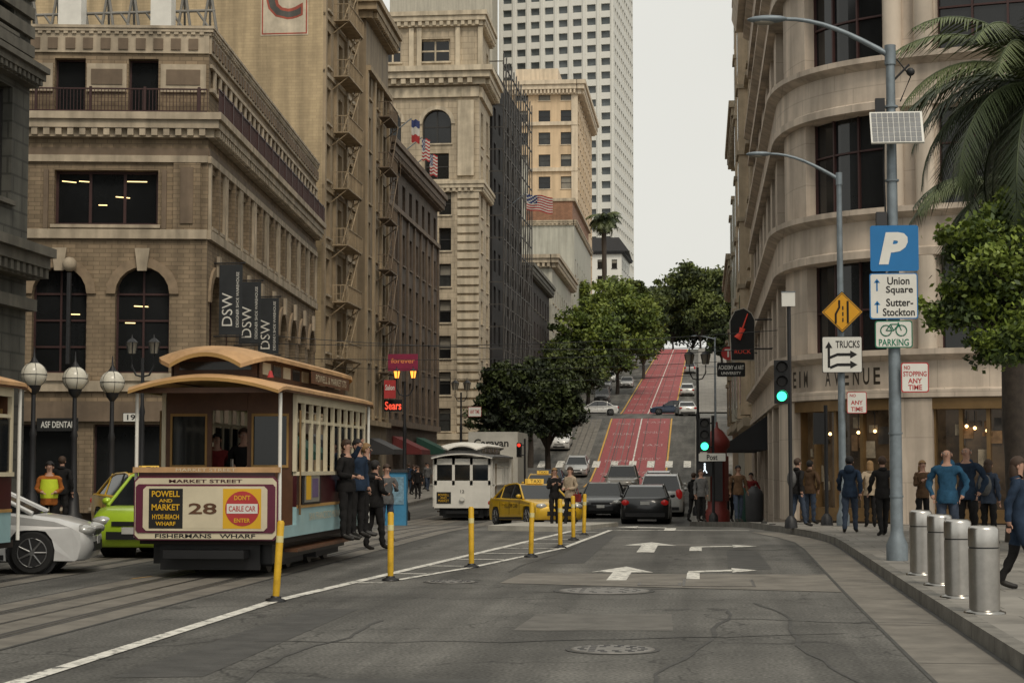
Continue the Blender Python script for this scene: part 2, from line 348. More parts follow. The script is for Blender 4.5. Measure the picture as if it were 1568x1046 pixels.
mb.face([(gnd(15,928).x,gnd(15,928).y,.009),(gnd(95,912).x,gnd(95,912).y,.009),(gnd(95,912).x,gnd(95,912).y+.16,.009),(gnd(15,928).x,gnd(15,928).y+.16,.009)],PAINTY)
mb.face([(gnd(235,880).x,26.,.01),(gnd(268,876).x,26.6,.01),(gnd(268,876).x,26.8,.01),(gnd(235,880).x,26.2,.01)],PAINTY)
mb.build('road_marking')
mb=MB()
strip(mb,-8.5,-3.0,134,177,.006,REDL); strip(mb,-8.4,-2.9,195,389,.006,REDL)
for (a,b) in ((134,177),(195,389)):
    for x in (-8.62,-2.86): strip(mb,x-.07,x+.07,a,b,.010,PAINTY)
    strip(mb,-5.78,-5.66,a,b,.010,PAINT)
    for x in (-5.1,-6.3,-3.9,-7.5): strip(mb,x-.035,x+.035,a,b,.0095,PATCH)
def rt(t,cx,cy,w,h): mb.text(t,PAINTR,lambda x,y:(cx+x,cy+y,zg(cy+y)+.016),width=w,height=h,bold=.0)
for i,cy in enumerate((146,153,160,167,173)): rt(('ONLY','MUNI')[i%2],-7.1,cy,1.9,1.1); rt(('TAXI','ONLY')[i%2],-4.4,cy+1,1.9,1.1)
for i,cy in enumerate((202,212,222,234,247,262,279,297,316,336,358,376)): rt(('BUS','ONLY')[i%2],-7.1,cy,2.0,2.0); rt('ONLY',-4.4,cy+3,2.0,2.)
mb.build('red_bus_lane')
mb=MB()
isl=[(-5.5,47.0),(-3.6,46.0),(-2.9,48),(-2.6,57),(-5.2,62),(-6.0,62)]
n=len(isl); IW=M('island_top',(.40,.38,.33),var=.3,scale=1.5)
mb.add([(p[0],p[1],zg(p[1])-.02) for p in isl]+[(p[0],p[1],zg(p[1])+.13) for p in isl],[(i,(i+1)%n,n+(i+1)%n,n+i) for i in range(n)]+[(n,n+1,n+2,n+5),(n+2,n+3,n+4,n+5)],IW)
mb.build('traffic_island')
for (u,v,w,h,sq) in ((938,995,.38,.38,0),(925,905,.6,.22,0),(1100,893,.5,.8,1),(690,891,.35,.3,0),(1010,895,.3,.3,1)):
    g=gnd(u,v); mb=MB()
    if sq: mb.box(g.x-w,g.x+w,g.y-h,g.y+h,.002,.012,STEELR); mb.box(g.x-w+.04,g.x+w-.04,g.y-h+.05,g.y+h-.05,.0125,.015,CONC2)
    else:
        mb.lathe((g.x,g.y,0),[(w*1.12,.003),(w*1.12,.007)],PATCH,28)
        mb.lathe((g.x,g.y,0),[(w,.0),(w,.012),(w*.9,.013)],MHC,28)
        for q,ng in ((.75,14),(.5,9)):
            for k in range(ng): 
                a=k*math.tau/ng; mb.box(g.x+w*q*math.cos(a)-.03,g.x+w*q*math.cos(a)+.03,g.y+w*q*math.sin(a)-.03,g.y+w*q*math.sin(a)+.03,.0135,.016,DARKG)
        mb.lathe((g.x,g.y,0),[(w*.3,.0135),(w*.28,.016)],MHC,16)
    mb.build('manhole_cover')
# ---------------------------------------------------------------- buildings
def mk(name): return top(name)
BRK=M('brick_buff',(.30,.225,.145),var=.22,scale=.6,brick=dict(w=.42,h=.15,k=.74,j=.55,m=.014),streak=.3,rough=.85)
BRKA=M('brick_arch',(.25,.185,.12),var=.25,scale=3)
TRIM=M('trim_cream',(.45,.375,.275),var=.25,scale=1.5,streak=.36); TRIMD=M('trim_brown',(.17,.125,.085),var=.25,scale=1.5,streak=.25)
WFR=M('window_frame_red',(.05,.022,.02),rough=.5); WFD=M('window_frame_dark',(.03,.028,.026),rough=.5); WFL=M('window_frame_light',(.35,.32,.27),rough=.6)
FLU=M('ceiling_lamp',(1,.72,.32),emit=2.2,var=0)
e=mk('bank_building'); mb=MB()
C1=(-17.4,63.0); A1=(-29.3,61.2); B1=(-19.8,92.5)
f1=Fac(mb,A1,C1); f2=Fac(mb,C1,B1); L1=f1.L
ops=[]
for a,b in ((-3.2,-1.3),(-6.1,-4.2),(-9.0,-7.1)): ops.append((L1+a,L1+b,4.9,8.65,dict(arch=1,ring=BRKA,nv=2,nh=4,g=GLASS,t=.07)))
for a,b in ((-5.4,-1.75),(-10.6,-6.9)): ops.append((L1+a,L1+b,10.15,12.1,dict(nv=3,nh=1,g=GLASS,t=.10)))
for a,b in ((-2.85,-1.79),(-5.45,-4.36),(-8.05,-6.95),(-10.6,-9.5)): ops.append((L1+a,L1+b,14.2,16.1,dict(g=GLASS,t=.06,nh=1)))
for a,b in ((-3.9,-.8),(-7.6,-4.5),(-11.2,-8.1)): ops.append((L1+a,L1+b,.2,3.1,dict(nv=2,nh=1,g=GLASS)))
f1.wall(0,16.3,ops,BRK,frame=WFR,depth=.4,sill=TRIM)
ops=[]
nb=9; bw=f2.L/nb
for i in range(nb):
    c=bw*(i+.5)
    ops.append((c-1.05,c+1.05,4.9,8.5,dict(arch=1,ring=BRKA,nv=2,nh=4,g=GLASS,t=.08)))
    ops.append((c-1.2,c-.15,10.15,12.1,dict(nh=2))); ops.append((c+.15,c+1.2,10.15,12.1,dict(nh=2)))
    ops.append((c-1.3,c+1.3,.2,3.0,dict(nv=2,nh=1,g=GLASS)))
    for q in (-1.1,.0,1.1): ops.append((c+q-.25,c+q+.25,15.1,15.8,dict(nh=1,g=GLASS,f=None)))
f2.wall(-.6,16.3,ops,BRK,frame=WFR,depth=.4,sill=TRIM)
mb.build('walls',e)
mb=MB(); f1.mb=mb; f2.mb=mb
for f in (f1,f2):
    a1=f.L
    f.box(0,a1,9.65,9.98,0,.14,TRIM); f.box(0,a1,12.38,12.62,0,.12,TRIM); f.box(0,a1,4.25,4.62,0,.16,TRIM); f.box(0,a1,3.2,3.9,0,.22,TRIMD)
    f.cornice(13.25,.85,.55,TRIM,dent=.42); f.box(0,a1,12.62,12.9,0,.06,TRIMD)
    f.box(0,a1,16.3,16.95,-.35,.08,TRIM); f.cornice(16.95,.32,.2,TRIM,dent=.3)
    f.rail(14.12,14.95,.45,WFR,a0=-.45,step=.12)
    for a in np.arange(.3,a1,1.9): f.box(a,a+.09,14.1,15.0,.4,.5,WFR)
    for a in np.arange(.15,a1-.3,.62): f.box(a,a+.34,16.42,16.82,.082,.13,TRIMD)
f2.box(.1,f2.L,14.95,15.08,.0,.1,TRIM); f2.box(.1,f2.L,15.82,15.95,.0,.1,TRIM)
for i in range(nb*3): f2.box(bw/3*i+.75,bw/3*i+1.05,15.08,15.82,.0,.08,TRIM)
for a in (-1.6,-5.75,-6.7,-11.1): f1.box(L1+a,L1+a+.16,10,12.1,.0,.12,TRIMD)
f1.box(L1-1.2,L1-.25,9.98,12.38,0,.1,BRK); f1.box(L1-.95,L1-.5,10.2,12.2,.1,.16,TRIMD)
f1.box(L1-4.3,L1-2.9,14.9,15.9,.0,.1,TRIM); f1.box(L1-6.9,L1-5.5,14.9,15.9,.0,.1,TRIM);f1.box(L1-1.7,L1-.1,14.9,15.9,.0,.1,TRIM);f1.box(L1-4.15,L1-3.05,15.15,15.7,.1,.13,TRIMD);f1.box(L1-1.5,L1-.3,15.15,15.7,.1,.13,TRIMD)
for i in range(nb):
    for q in (-bw/2+.12,bw/2-.32): f2.box(bw*(i+.5)+q,bw*(i+.5)+q+.2,9.98,12.38,0,.1,TRIM)
    f2.box(bw*(i+.5)-.12,bw*(i+.5)+.12,9.98,12.38,0,.14,BRK)
    f2.box(bw*(i+.5)-.2,bw*(i+.5)+.2,8.45,9.2,.09,.2,TRIM)
for a in (-2.25,-5.15,-8.05): f1.mb.hexa([f1.P(L1+a-.16,8.5,.092),f1.P(L1+a+.16,8.5,.092),f1.P(L1+a+.16,8.5,.22),f1.P(L1+a-.16,8.5,.22),f1.P(L1+a-.26,9.3,.092),f1.P(L1+a+.26,9.3,.092),f1.P(L1+a+.26,9.3,.22),f1.P(L1+a-.26,9.3,.22)],TRIM)
for a in (-2.25,-5.15): f1.box(L1+a-1.1,L1+a+1.1,4.62,4.88,.0,.25,TRIM)
mb.build('trim',e)
mb=MB(); f1.mb=mb
for (a,z,w_) in ((-5.2,11.75,.5),(-4.6,11.75,.4),(-3.3,11.2,.5),(-2.9,11.75,.7),(-3.9,10.9,.3),(-2.6,7.3,.5),(-4.9,7.0,.4),(-2.9,6.7,.35)): mb.tube([f1.P(L1+a,z,-.385),f1.P(L1+a+w_,z-.06*(a%1),-.385)],.018,FLU,5)
mb.build('ceiling_lamps',e)
mb=MB(); body(mb,[(-29.0,62.2),(-18.0,63.7),(-20.4,92.4),(-29,92.4)],-.5,16.6,TRIMD,DARKG); mb.build('roof',e)
TRS=M('truss_steel',(.22,.21,.19),rough=.7)
mb=MB()
for k in range(10):
    x=-28+k*1.0
    mb.tube([(x,67,16.6),(x+.5,67,19.8)],.06,TRS,5); mb.tube([(x+1,67,16.6),(x+.5,67,19.8)],.06,TRS,5); mb.tube([(x,69,16.6),(x+.5,67,19.8)],.05,TRS,5); mb.tube([(x,67,18.9),(x+1,67,17.5)],.05,TRS,5)
for z in (17.5,18.2,18.9,19.8): mb.tube([(-28,67,z),(-18.3,67,z)],.06,TRS,6)
mb.box(-20.6,-19.8,66.3,66.9,17.0,20.,WHITE); mb.box(-24.2,-23.3,66.3,66.9,17.2,20.0,WHITE)
mb.build('roof_truss',e)
BAN=M('banner_black',(.03,.033,.036),rough=.8)
for k,(s_,z0,z1) in enumerate(((1.4,6.35,8.9),(5.6,6.3,8.7),(10.2,6.2,8.5))):
    p=f2.P(s_,0,0); e2=top('store_banner',(p[0],p[1],0)); mb=MB()
    mb.box(.2,1.05,-.02,.02,z0,z1,BAN); mb.cyl((0,0,z1+.05),(1.15,0,z1+.05),.03,IRON,6); mb.cyl((0,0,z0-.05),(1.15,0,z0-.05),.03,IRON,6)
    mb.text('DSW',WHITE,lambda x,y:(.50-y,-.026,(z0+z1)/2-.35+x),width=1.2,bold=.0)
    mb.text('DESIGNER SHOE WAREHOUSE',WHITE,lambda x,y:(.88-y,-.026,(z0+z1)/2+x),width=2.0,bold=.0)
    mb.build('fabric',e2)
mb=MB(); e2=top('blade_sign',(f1.P(L1-4.7,0,0)[0],f1.P(L1-4.7,0,0)[1],0))
mb.cyl((0,-.35,5.2),(0,-.35,8.4),.09,IRON,8); mb.ball((0,-.35,8.7),.26,TRIM); mb.cyl((0,-.35,8),(0,0,8),.03,IRON,6); mb.build('pole',e2)
DST=M('stone_dark',(.10,.098,.083),var=.3,scale=1.2,streak=.3,brick=dict(w=1.2,h=.45,k=.85,j=.5,m=.03)); DTR=M('stone_dark_trim',(.13,.12,.098),var=.3,scale=1.5,streak=.3)
e=mk('stone_office_building'); mb=MB(); f=Fac(mb,(-17.3,10),(-17.3,45.4)); g_=Fac(mb,(-29,9.9),(-17.3,9.9))
f.wall(0,22,grid(0,35.4,9,1.6,[(.4,3.6),(8.3,11.2),(12.6,15),(16,18.6)],g=GLASS),DST,frame=WFD,sill=DTR); g_.wall(0,22,grid(0,11,3,1.6,[(.4,3.6),(8.3,11.2),(12.6,15)]),DST,frame=WFD)
f3=Fac(mb,(-17.3,45.4),(-29,45.4)); f3.wall(0,22,grid(0,11,3,1.6,[(8.3,11.2),(12.6,15)]),DST,frame=WFD)
f.cornice(6.4,.8,.8,DTR,dent=.4); f.cornice(11.4,.5,.55,DTR,dent=.3); f.box(0,35.4,5.6,5.9,0,.3,DTR); f.cornice(20,1,.9,DTR)
for k in range(14): f.box(0,35.4,12.2+k*.5,12.5+k*.5,0,.12,DTR)
body(mb,[(-29,10.4),(-17.8,10.4),(-17.8,45),(-29,45)],0,21.5,DST); mb.build('walls',e)
TAN=M('brick_tan',(.47,.36,.215),var=.15,scale=.4,streak=.28,brick=dict(w=.45,h=.16,k=.88,j=.75,m=.01)); TAN2=M('stone_tan',(.34,.26,.165),var=.22,scale=1.2,streak=.3)
def storeys(z,n,h,hw): return [(z+i*h,z+i*h+hw) for i in range(n)]
def escape(mb,f,a0,a1,z,n,h,mat,out=1.0):
    for i in range(n):
        zz=z+i*h
        f.box(a0,a1,zz,zz+.06,.1,out,mat); f.rail(zz+.06,zz+.95,out-.03,mat,a0,a1,.22)
        for a in (a0,a1-.05): f.box(a,a+.05,zz+.9,zz+.95,.1,out,mat); f.box(a,a+.03,zz+.45,zz+.48,.1,out,mat)
        for k in range(5): f.box(a0,a0+.025,zz+.06,zz+.9,.15+k*.2,.175+k*.2,mat); f.box(a1-.025,a1,zz+.06,zz+.9,.15+k*.2,.175+k*.2,mat)
        if i<n-1:
            p=f.P(a0+.4,zz+.06,.55); q=f.P(a1-.4,zz+h,.55); mb.tube([p,q],.035,mat,5); p=f.P(a0+.4,zz+.06,.85); q=f.P(a1-.4,zz+h,.85); mb.tube([p,q],.035,mat,5)
            for k in range(1,9): t=k/9; mb.tube([f.P(a0+.4+(a1-a0-.8)*t,zz+.06+(h-.06)*t,.55),f.P(a0+.4+(a1-a0-.8)*t,zz+.06+(h-.06)*t,.85)],.02,mat,4)
        for a in (a0+.1,a1-.1): mb.tube([f.P(a,zz-.7,.0),f.P(a,zz,.9)],.03,mat,4)
e=mk('hotel_building'); mb=MB(); f=Fac(mb,(-19.7,93.5),(-19.8,103.5)); fs=Fac(mb,(-45,93.5),(-19.7,93.5))
f.wall(-.5,36,grid(0,10,3,1.15,storeys(4.6,10,3.05,1.9),nh=2),TAN2,frame=WFL,sill=TRIM)
fs.wall(-.5,36,[],TAN)
for i in range(10): f.box(0,10,3.95+i*3.05,4.15+i*3.05,0,.12,TRIM if i%3==0 else TAN2)
for k in range(4): f.box(k*3.1,k*3.1+.4,4.2,33,0,.16,TAN2)
f.cornice(34,1.2,.7,TRIM,dent=.5)
body(mb,[(-45,94),(-20.2,94),(-20.3,103.3),(-45,103.3)],-.5,35.8,TAN); mb.build('walls',e)
mb=MB(); f.mb=mb; escape(mb,f,2.4,6.8,7.3,8,3.05,TAN2,.95); mb.build('fire_escape',e)
mb=MB(); fs.mb=mb
SR=M('sign_red',(.40,.09,.055),rough=.7,streak=.4); SC=M('sign_cream',(.58,.50,.38),rough=.8,streak=.25); SDK=M('sign_charcoal',(.10,.095,.085),rough=.8,streak=.4)
x0=gx(393,93.5)+45; x1=gx(467,93.5)+45; zb=atY(430,55,93.5).z
fs.box(x0,x1,zb,zb+11,.003,.03,SC)
for (a,b,c,d) in ((x0+.06,x0+.13,zb+.06,zb+10.9),(x1-.13,x1-.06,zb+.06,zb+10.9),(x0+.13,x1-.13,zb+.06,zb+.13,)): fs.box(a,b,c,d,.031,.036,SR)
for k,ch in enumerate('CAF'):
    mb.text(ch,SR,lambda x,y:fs.P((x0+x1)/2+x,zb+1.95+k*3.2+y,.04),height=2.2,bold=.06); mb.text(ch,SDK,lambda x,y:fs.P((x0+x1)/2+x,zb+1.95+k*3.2+y,.045),height=2.0,bold=.01)
mb.build('painted_sign',e)
e=mk('apartment_building'); mb=MB(); GT=M('stone_greytan',(.24,.185,.12),var=.2,scale=1.,streak=.3)
f=Fac(mb,(-19.3,103.7),(-19.6,113)); fs=Fac(mb,(-21,103.7),(-19.3,103.7)); fl=f.L
f.wall(-.5,28,grid(0,fl,3,1.05,storeys(4.6,7,3.1,2.0),nh=2),GT,frame=WFD,sill=TAN2); fs.wall(-.5,28,[],GT)
f.cornice(27.6,1.2,.9,TAN2,dent=.5); fs.cornice(27.6,1.2,.9,TAN2,dent=.5); f.box(0,fl,24.6,24.9,0,.3,TAN2); f.box(0,fl,4,4.3,0,.3,TAN2)
for k in range(4): f.box(k*2.95,k*2.95+.4,4.3,24.6,0,.14,TAN2)
body(mb,[(-21,104.2),(-19.8,104.2),(-20,112.8),(-30,112.8),(-30,104.2)],-.5,28.5,GT); mb.build('walls',e)
mb=MB(); f.mb=mb; escape(mb,f,4.4,8.2,7.2,6,3.1,TRIMD,.8); mb.build('fire_escape',e)
e=mk('brownstone_building'); mb=MB(); BRN=M('brownstone',(.105,.075,.053),var=.25,scale=1.,streak=.3,brick=dict(w=.4,h=.14,k=.75,j=.6)); BRT=M('brownstone_trim',(.15,.11,.078),var=.3,streak=.3)
f=Fac(mb,(-19.9,113.8),(-20.2,139)); fs=Fac(mb,(-40,113.8),(-19.9,113.8)); fl=f.L
f.wall(-.5,22,grid(0,fl,8,1.3,storeys(5.2,5,3.3,2.1),nh=2),BRN,frame=WFD,sill=BRT); fs.wall(-.5,22,grid(10,20,3,1.2,storeys(5.2,5,3.3,2.1)),BRN,frame=WFD,sill=BRT)
for ff in (f,fs): ff.cornice(21.2,1.2,.8,BRT,dent=.6); ff.box(0,ff.L,4.2,4.6,0,.3,BRT); ff.box(0,ff.L,18.3,18.6,0,.25,BRT)
for k in range(9): f.box(k*fl/8-.2,k*fl/8+.2,4.6,18.3,0,.14,BRT)
f3=Fac(mb,(-20.2,139),(-40,139)); f3.wall(-.5,22,[],BRN)
body(mb,[(-40,114.3),(-20.4,114.3),(-20.7,138.6),(-40,138.6)],-.5,22.2,BRN); mb.build('walls',e)
e=mk('corner_tower_building'); mb=MB(); STN=M('limestone',(.49,.405,.29),var=.18,scale=.8,streak=.3,brick=dict(w=1.1,h=.5,k=.92,j=.70,m=.03)); STT=M('limestone_trim',(.54,.46,.34),var=.2,scale=1.2,streak=.3)
Yb=150; f=Fac(mb,(-36,Yb),(-18.3,Yb)); f6=Fac(mb,(-18.3,Yb),(-18.4,158.5)); L5=f.L
Z=lambda v: atY(680,v,Yb).z
S=lambda u: L5+(gx(u,Yb)+18.3)
ops=[]
for (a,b) in ((583,612),(640,688)): ops.append((S(a),S(b),Z(95),Z(60),dict(nv=2,nh=2,g=GLASS,t=.14,f=STT)))
for (a,b) in ((574,612),(645,690)):
    ops.append((S(a),S(b),Z(220),Z(168),dict(arch=1,nv=2,nh=2,g=GLASS,ring=STT,t=.12)))
    ops.append((S(a)+.2,S(b)-.2,Z(275),Z(235),dict(nv=2,nh=2,g=GLASS,t=.1)))
for zz in storeys(4.5,7,3.0,1.9): 
    for (a,b) in ((574,600),(630,660),(671,690)): ops.append((S(a),S(b),zz[0],zz[1],dict(nh=2,t=.08)))
f.wall(-.3,39,ops,STN,frame=WFD,sill=STT,depth=.4)
f6.wall(-.3,39,grid(0,8.5,2,1.5,[(Z(95),Z(60)),(Z(220),Z(168)),(Z(275),Z(235))]+storeys(4.5,7,3.0,1.9),nh=2),STN,frame=WFD,sill=STT)
for ff in (f,f6):
    ff.cornice(Z(42),Z(20)-Z(42),.7,STT,dent=.6); ff.cornice(Z(132),Z(105)-Z(132),1.2,STT,dent=.8); ff.cornice(Z(295),Z(278)-Z(295),.5,STT,dent=.5); ff.box(0,ff.L,3.8,4.3,0,.3,STT)
    ff.box(0,ff.L,Z(150),Z(135),0,.25,STT)
for k in range(28): f.box(S(700),L5-.0,4.4+k*.72,4.4+k*.72+.5,0,.16,STT)
f.box(S(700),S(725),Z(270),Z(155),0,.2,STT); 
for u in (570,628,640,700,735): f.box(S(u)-.2,S(u)+.2,Z(104),Z(43),0,.2,STT)
body(mb,[(-36,150.6),(-18.8,150.6),(-18.9,158.4),(-36,158.4)],-.3,38.5,STN); mb.build('walls',e)
e=mk('scaffolded_building'); mb=MB(); NET=M('scaffold_net',(.020,.018,.018),var=.5,scale=.5,streak=.4); 
f=Fac(mb,(-18.2,158.8),(-17.9,182.5)); fs=Fac(mb,(-23,158.8),(-18.2,158.8))
f.wall(1,37,grid(0,23.5,7,1.4,storeys(6,9,3.2,1.9)),NET,frame=None); fs.wall(1,37,[],NET); body(mb,[(-30,159.3),(-18.7,159.3),(-18.4,182),(-30,182)],1,36.5,NET); mb.build('walls',e)
mb=MB(); f.mb=mb; SCF=M('scaffold_tube',(.065,.06,.055),rough=.6)
for i in range(19): z=2+i*1.95; f.box(0,f.L,z,z+.1,.9,1.0,SCF)
for k in range(13): a=k*f.L/12; mb.tube([f.P(a,3,1.),f.P(a,38,1.)],.06,SCF,5)
for i in range(9): 
    for k in range(0,12,2): mb.tube([f.P(k*f.L/12,3+i*3.9,1.05),f.P((k+1)*f.L/12,6.9+i*3.9,1.05)],.04,SCF,4)
fs.mb=mb
for i in range(19): fs.box(3.5,5.9,2+i*1.95,2.08+i*1.95,.8,.88,SCF)
mb.build('scaffold',e)
def block(name,A,C,B,z0,z1,mat,trim,rows,nf,ns,w=1.2,fr=WFD,cor=(1.,.8),back=None):
    e=mk(name); mb=MB(); f=Fac(mb,A,C); g=Fac(mb,C,B)
    f.wall(z0,z1,grid(0,f.L,nf,w,rows),mat,frame=fr,sill=trim) if nf else f.wall(z0,z1,[],mat)
    g.wall(z0,z1,grid(0,g.L,ns,w,rows),mat,frame=fr,sill=trim) if ns else g.wall(z0,z1,[],mat)
    for ff in (f,g):
        if cor: ff.cornice(z1-cor[0],cor[0]+.2,cor[1],trim,dent=.6)
    body(mb,[(A[0],A[1]+.5),(C[0]-.5,C[1]+.5),(B[0]-.5,B[1]-.2),(A[0],B[1]-.2)],z0,z1-.1,mat); mb.build('walls',e); return e
block('corner_shop_building',(-30,186),(-17.7,186),(-17.7,213),5,22.2,M('dark_brick',(.045,.035,.032),streak=.3,brick=dict(w=.4,h=.15)),DTR,storeys(9,4,3.1,1.8),3,8)
PALE=M('pale_plaster',(.44,.42,.35),var=.15,scale=.7,streak=.2); block('pale_stone_building',(-30,214.5),(-17.5,214.5),(-17.5,247),7,26.3,PALE,TRIM,storeys(11,4,3.3,2.0),5,9,cor=(1.3,1.0))
GREY=M('grey_plaster',(.42,.41,.35),var=.12,scale=.6,streak=.25)
e=block('grey_plaster_building',(-30,250),(-17.3,250),(-17.3,288),10,35.2,GREY,TRIM,storeys(28.0,1,4,2.2),2,8,w=1.3,fr=WFL,cor=(.5,.4))
mb=MB(); mb.box(-29,-17.6,251,287,35.4,38.2,M('orange_brick',(.33,.17,.10),streak=.2,brick=dict(w=.4,h=.16))); mb.box(-29.4,-17.2,250.8,287.2,38.2,38.6,TRIM); mb.box(-26.5,-24,250.2,253,35.4,44,GREY); mb.build('penthouse',e)
PEACH=M('peach_brick',(.60,.45,.29),var=.1,scale=.6,streak=.15); PTR=M('peach_trim',(.62,.52,.39),var=.1,streak=.2)
e=block('peach_apartment_building',(-34,292),(-19.6,292),(-19.6,330),16,63.5,PEACH,PTR,storeys(21,12,3.6,2.0),4,9,w=1.9,cor=(2,1.4))
mb=MB(); f=Fac(mb,(-34,292),(-19.6,292)); 
for z in (27,38,49,56.5): f.box(0,14.4,z,z+.6,0,.4,PTR)
for a in (0,13.4): f.box(a,a+1,20,62,0,.3,PTR)
mb.box(-30,-23,295,310,63.5,66.5,PTR); mb.build('trim',e)
WT=M('tower_white',(.68,.67,.62),var=.06,scale=.2)
e=mk('white_office_tower'); mb=MB(); f=Fac(mb,(-51,463),(-21.8,458)); g_=Fac(mb,(-21.8,458),(-18.2,500))
rows=storeys(26,36,3.5,1.85)
f.wall(20,155,grid(0,f.L,8,2.3,rows,nh=1,g=GLASST),WT,depth=.7); g_.wall(20,155,grid(0,g_.L,11,2.6,rows,nh=1,g=GLASST),WT,depth=.7)
for k in range(9): f.box(k*f.L/8-.3,k*f.L/8+.3,20,155,0,.4,WT)
body(mb,[(-50.5,464.5),(-22.9,459.6),(-19.4,499),(-48,504)],20,154,WT); mb.build('walls',e)
block('beige_office_tower',(-76,440),(-50.5,440),(-50.5,452),20,150,M('beige_conc',(.42,.39,.32),var=.1,streak=.15),TRIM,[],0,0,cor=None)
e=block('hilltop_house',(-27,405),(-17.5,405),(-16.5,425),26,49,WT,DARKG,storeys(31,5,3.6,2),3,5,cor=(.4,.9)); 
mb=MB(); mb.prism([(-28,49.2),(-15.8,49.2),(-18,52.2),(-25,52.2)],404,426,DARKG); mb.build('roof',e)
# --- right side corner building
e=mk('corner_department_store'); mb=MB()
path=[(2.3,84),(2.3,78),(2.3,70),(2.3,62),(2.3,55.5)]
bez=[(2.3,55.5),(2.35,50.4),(4.6,49.3),(12,48.2)]
for k in range(1,29):
    t=k/28; q=[(1-t)**3*bez[0][i]+3*(1-t)**2*t*bez[1][i]+3*(1-t)*t*t*bez[2][i]+t**3*bez[3][i] for i in (0,1)]; path.append(tuple(q))
path+=[(16,47.9),(26,47.4),(34,47.2)]
PV=[Vector(p) for p in path]; PS=[0]
for a,b in zip(PV[:-1],PV[1:]): PS.append(PS[-1]+(b-a).length)
PN=[]
for i in range(len(PV)):
    d=(PV[min(i+1,len(PV)-1)]-PV[max(i-1,0)]).normalized(); PN.append(Vector((d.y,-d.x)))
def at(s,o=0.):
    i=max(0,min(len(PS)-2,int(np.searchsorted(PS,s)-1))); t=(s-PS[i])/(PS[i+1]-PS[i]); p=PV[i].lerp(PV[i+1],t)+PN[i].lerp(PN[i+1],t).normalized()*o; return p
def sweep(mb,s0,s1,prof,mat,ends=True):
    ss=[s0]+[x for x in PS if s0+.02<x<s1-.02]+[s1]; n=len(prof); vs=[]
    for s_ in ss:
        for (o,z) in prof: p=at(s_,o); vs.append((p.x,p.y,z))
    fs=[]
    for i in range(len(ss)-1):
        for k in range(n-1): fs.append((i*n+k,(i+1)*n+k,(i+1)*n+k+1,i*n+k+1))
    if ends: fs+= [tuple(range(n)),tuple(range((len(ss)-1)*n,len(ss)*n))]
    mb.add(vs,fs,mat)
def us(u):
    best=0;bd=9e9
    for i in range(600):
        s_=PS[-1]*i/600; p=at(s_); uu=math.atan2(p.x,p.y); tt=math.atan2(gx(u,50),50)
        if p.y<70 and abs(uu-tt)<bd: bd=abs(uu-tt);best=s_
    return best
CRM=M('precast_cream',(.54,.455,.37),var=.18,scale=.9,streak=.32,brick=dict(w=1.6,h=1.2,k=.96,j=.78,m=.015)); CRM2=M('precast_trim',(.58,.50,.41),var=.12,scale=.9,streak=.25)
SL=PS[-1]
bands=[(3.45,4.75),(7.25,8.6),(11.3,12.75),(15.35,16.8),(19.4,21.5)]
for (a,b) in bands:
    sweep(mb,0,SL,[(-.6,a),(.0,a),(.12,a+.02),(.12,a+.22),(.02,a+.27),(.0,b-.3),(.1,b-.25),(.28,b-.15),(.28,b),(-.6,b)],CRM)
sweep(mb,0,SL,[(-.6,21.6),(.6,21.6),(.8,22.2),(-.6,22.2)],CRM2)
pil=[(us(1200),us(1232)),(us(1358),us(1440)),(us(1568)+.8,us(1568)+2.4)]
for s_ in np.arange(.0,PS[4]-1,4.1): pil.append((s_+.0,s_+1.5))
for (a,b) in pil:
    for (z0,z1) in [(4.75,7.25),(8.6,11.3),(12.75,15.35),(16.8,19.4)]: sweep(mb,a,b,[(-.6,z0+.002),(-.12,z0+.002),(-.12,z1-.002),(-.6,z1-.002)],CRM)
for q in (us(1376),us(1422)):
    for (z0,z1) in [(4.75,7.25),(8.6,11.3),(12.75,15.35)]:
        p=at(q,-.05); mb.cyl((p.x,p.y,z0),(p.x,p.y,z1),.26,CRM2,14)
for (a,b) in ((us(1196),us(1218)),(us(1362),us(1430)),(us(1568)+.6,us(1568)+2)): sweep(mb,a,b,[(-.6,.1),(.05,.1),(.05,3.44),(-.6,3.44)],CRM)
for s_ in np.arange(.0,PS[4]-2,4.1): sweep(mb,s_,s_+1.2,[(-.6,-.6),(.05,-.6),(.05,3.44),(-.6,3.44)],CRM)
mb.build('walls',e)
mb=MB(); sweep(mb,0,SL,[(-.5,3.5),(-.5,22)],GLASS,False); GSH=M('shop_glass_glow',(.055,.036,.02),rough=.15,var=.98,scale=.9,emit=.3); sweep(mb,0,SL,[(-.35,-.6),(-.35,3.5)],GSH,False)  # shop interior's warm light put into the street-level glass as mottled emission
BRZ=M('bronze',(.20,.125,.055),rough=.4,metal=.5)
for (sa,sb,nn) in ((us(1233),us(1358),3),(us(1441),us(1568)+.7,3)):
    for k in range(nn+1):
        s_=sa+(sb-sa)*k/nn; sweep(mb,s_-.03,s_+.03,[(-.5,3.5),(-.42,3.5),(-.42,22),(-.5,22)],WFR)
for z in (5.9,10.3,14): sweep(mb,us(1233),SL,[(-.5,z),(-.43,z),(-.43,z+.05),(-.5,z+.05)],WFR)
for (sa,sb) in ((us(1219),us(1361)),(us(1432),us(1568)+.5)):
    sweep(mb,sa,sb,[(-.35,3.15),(.02,3.15),(.02,3.44),(-.35,3.44)],BRZ); sweep(mb,sa,sb,[(-.35,.15),(-.1,.15),(-.1,.5),(-.35,.5)],BRZ)
    for k in range(5): s_=sa+(sb-sa)*k/4; sweep(mb,s_-.05,s_+.05,[(-.35,.15),(-.15,.15),(-.15,3.15),(-.35,3.15)],BRZ)
mb.build('windows',e)
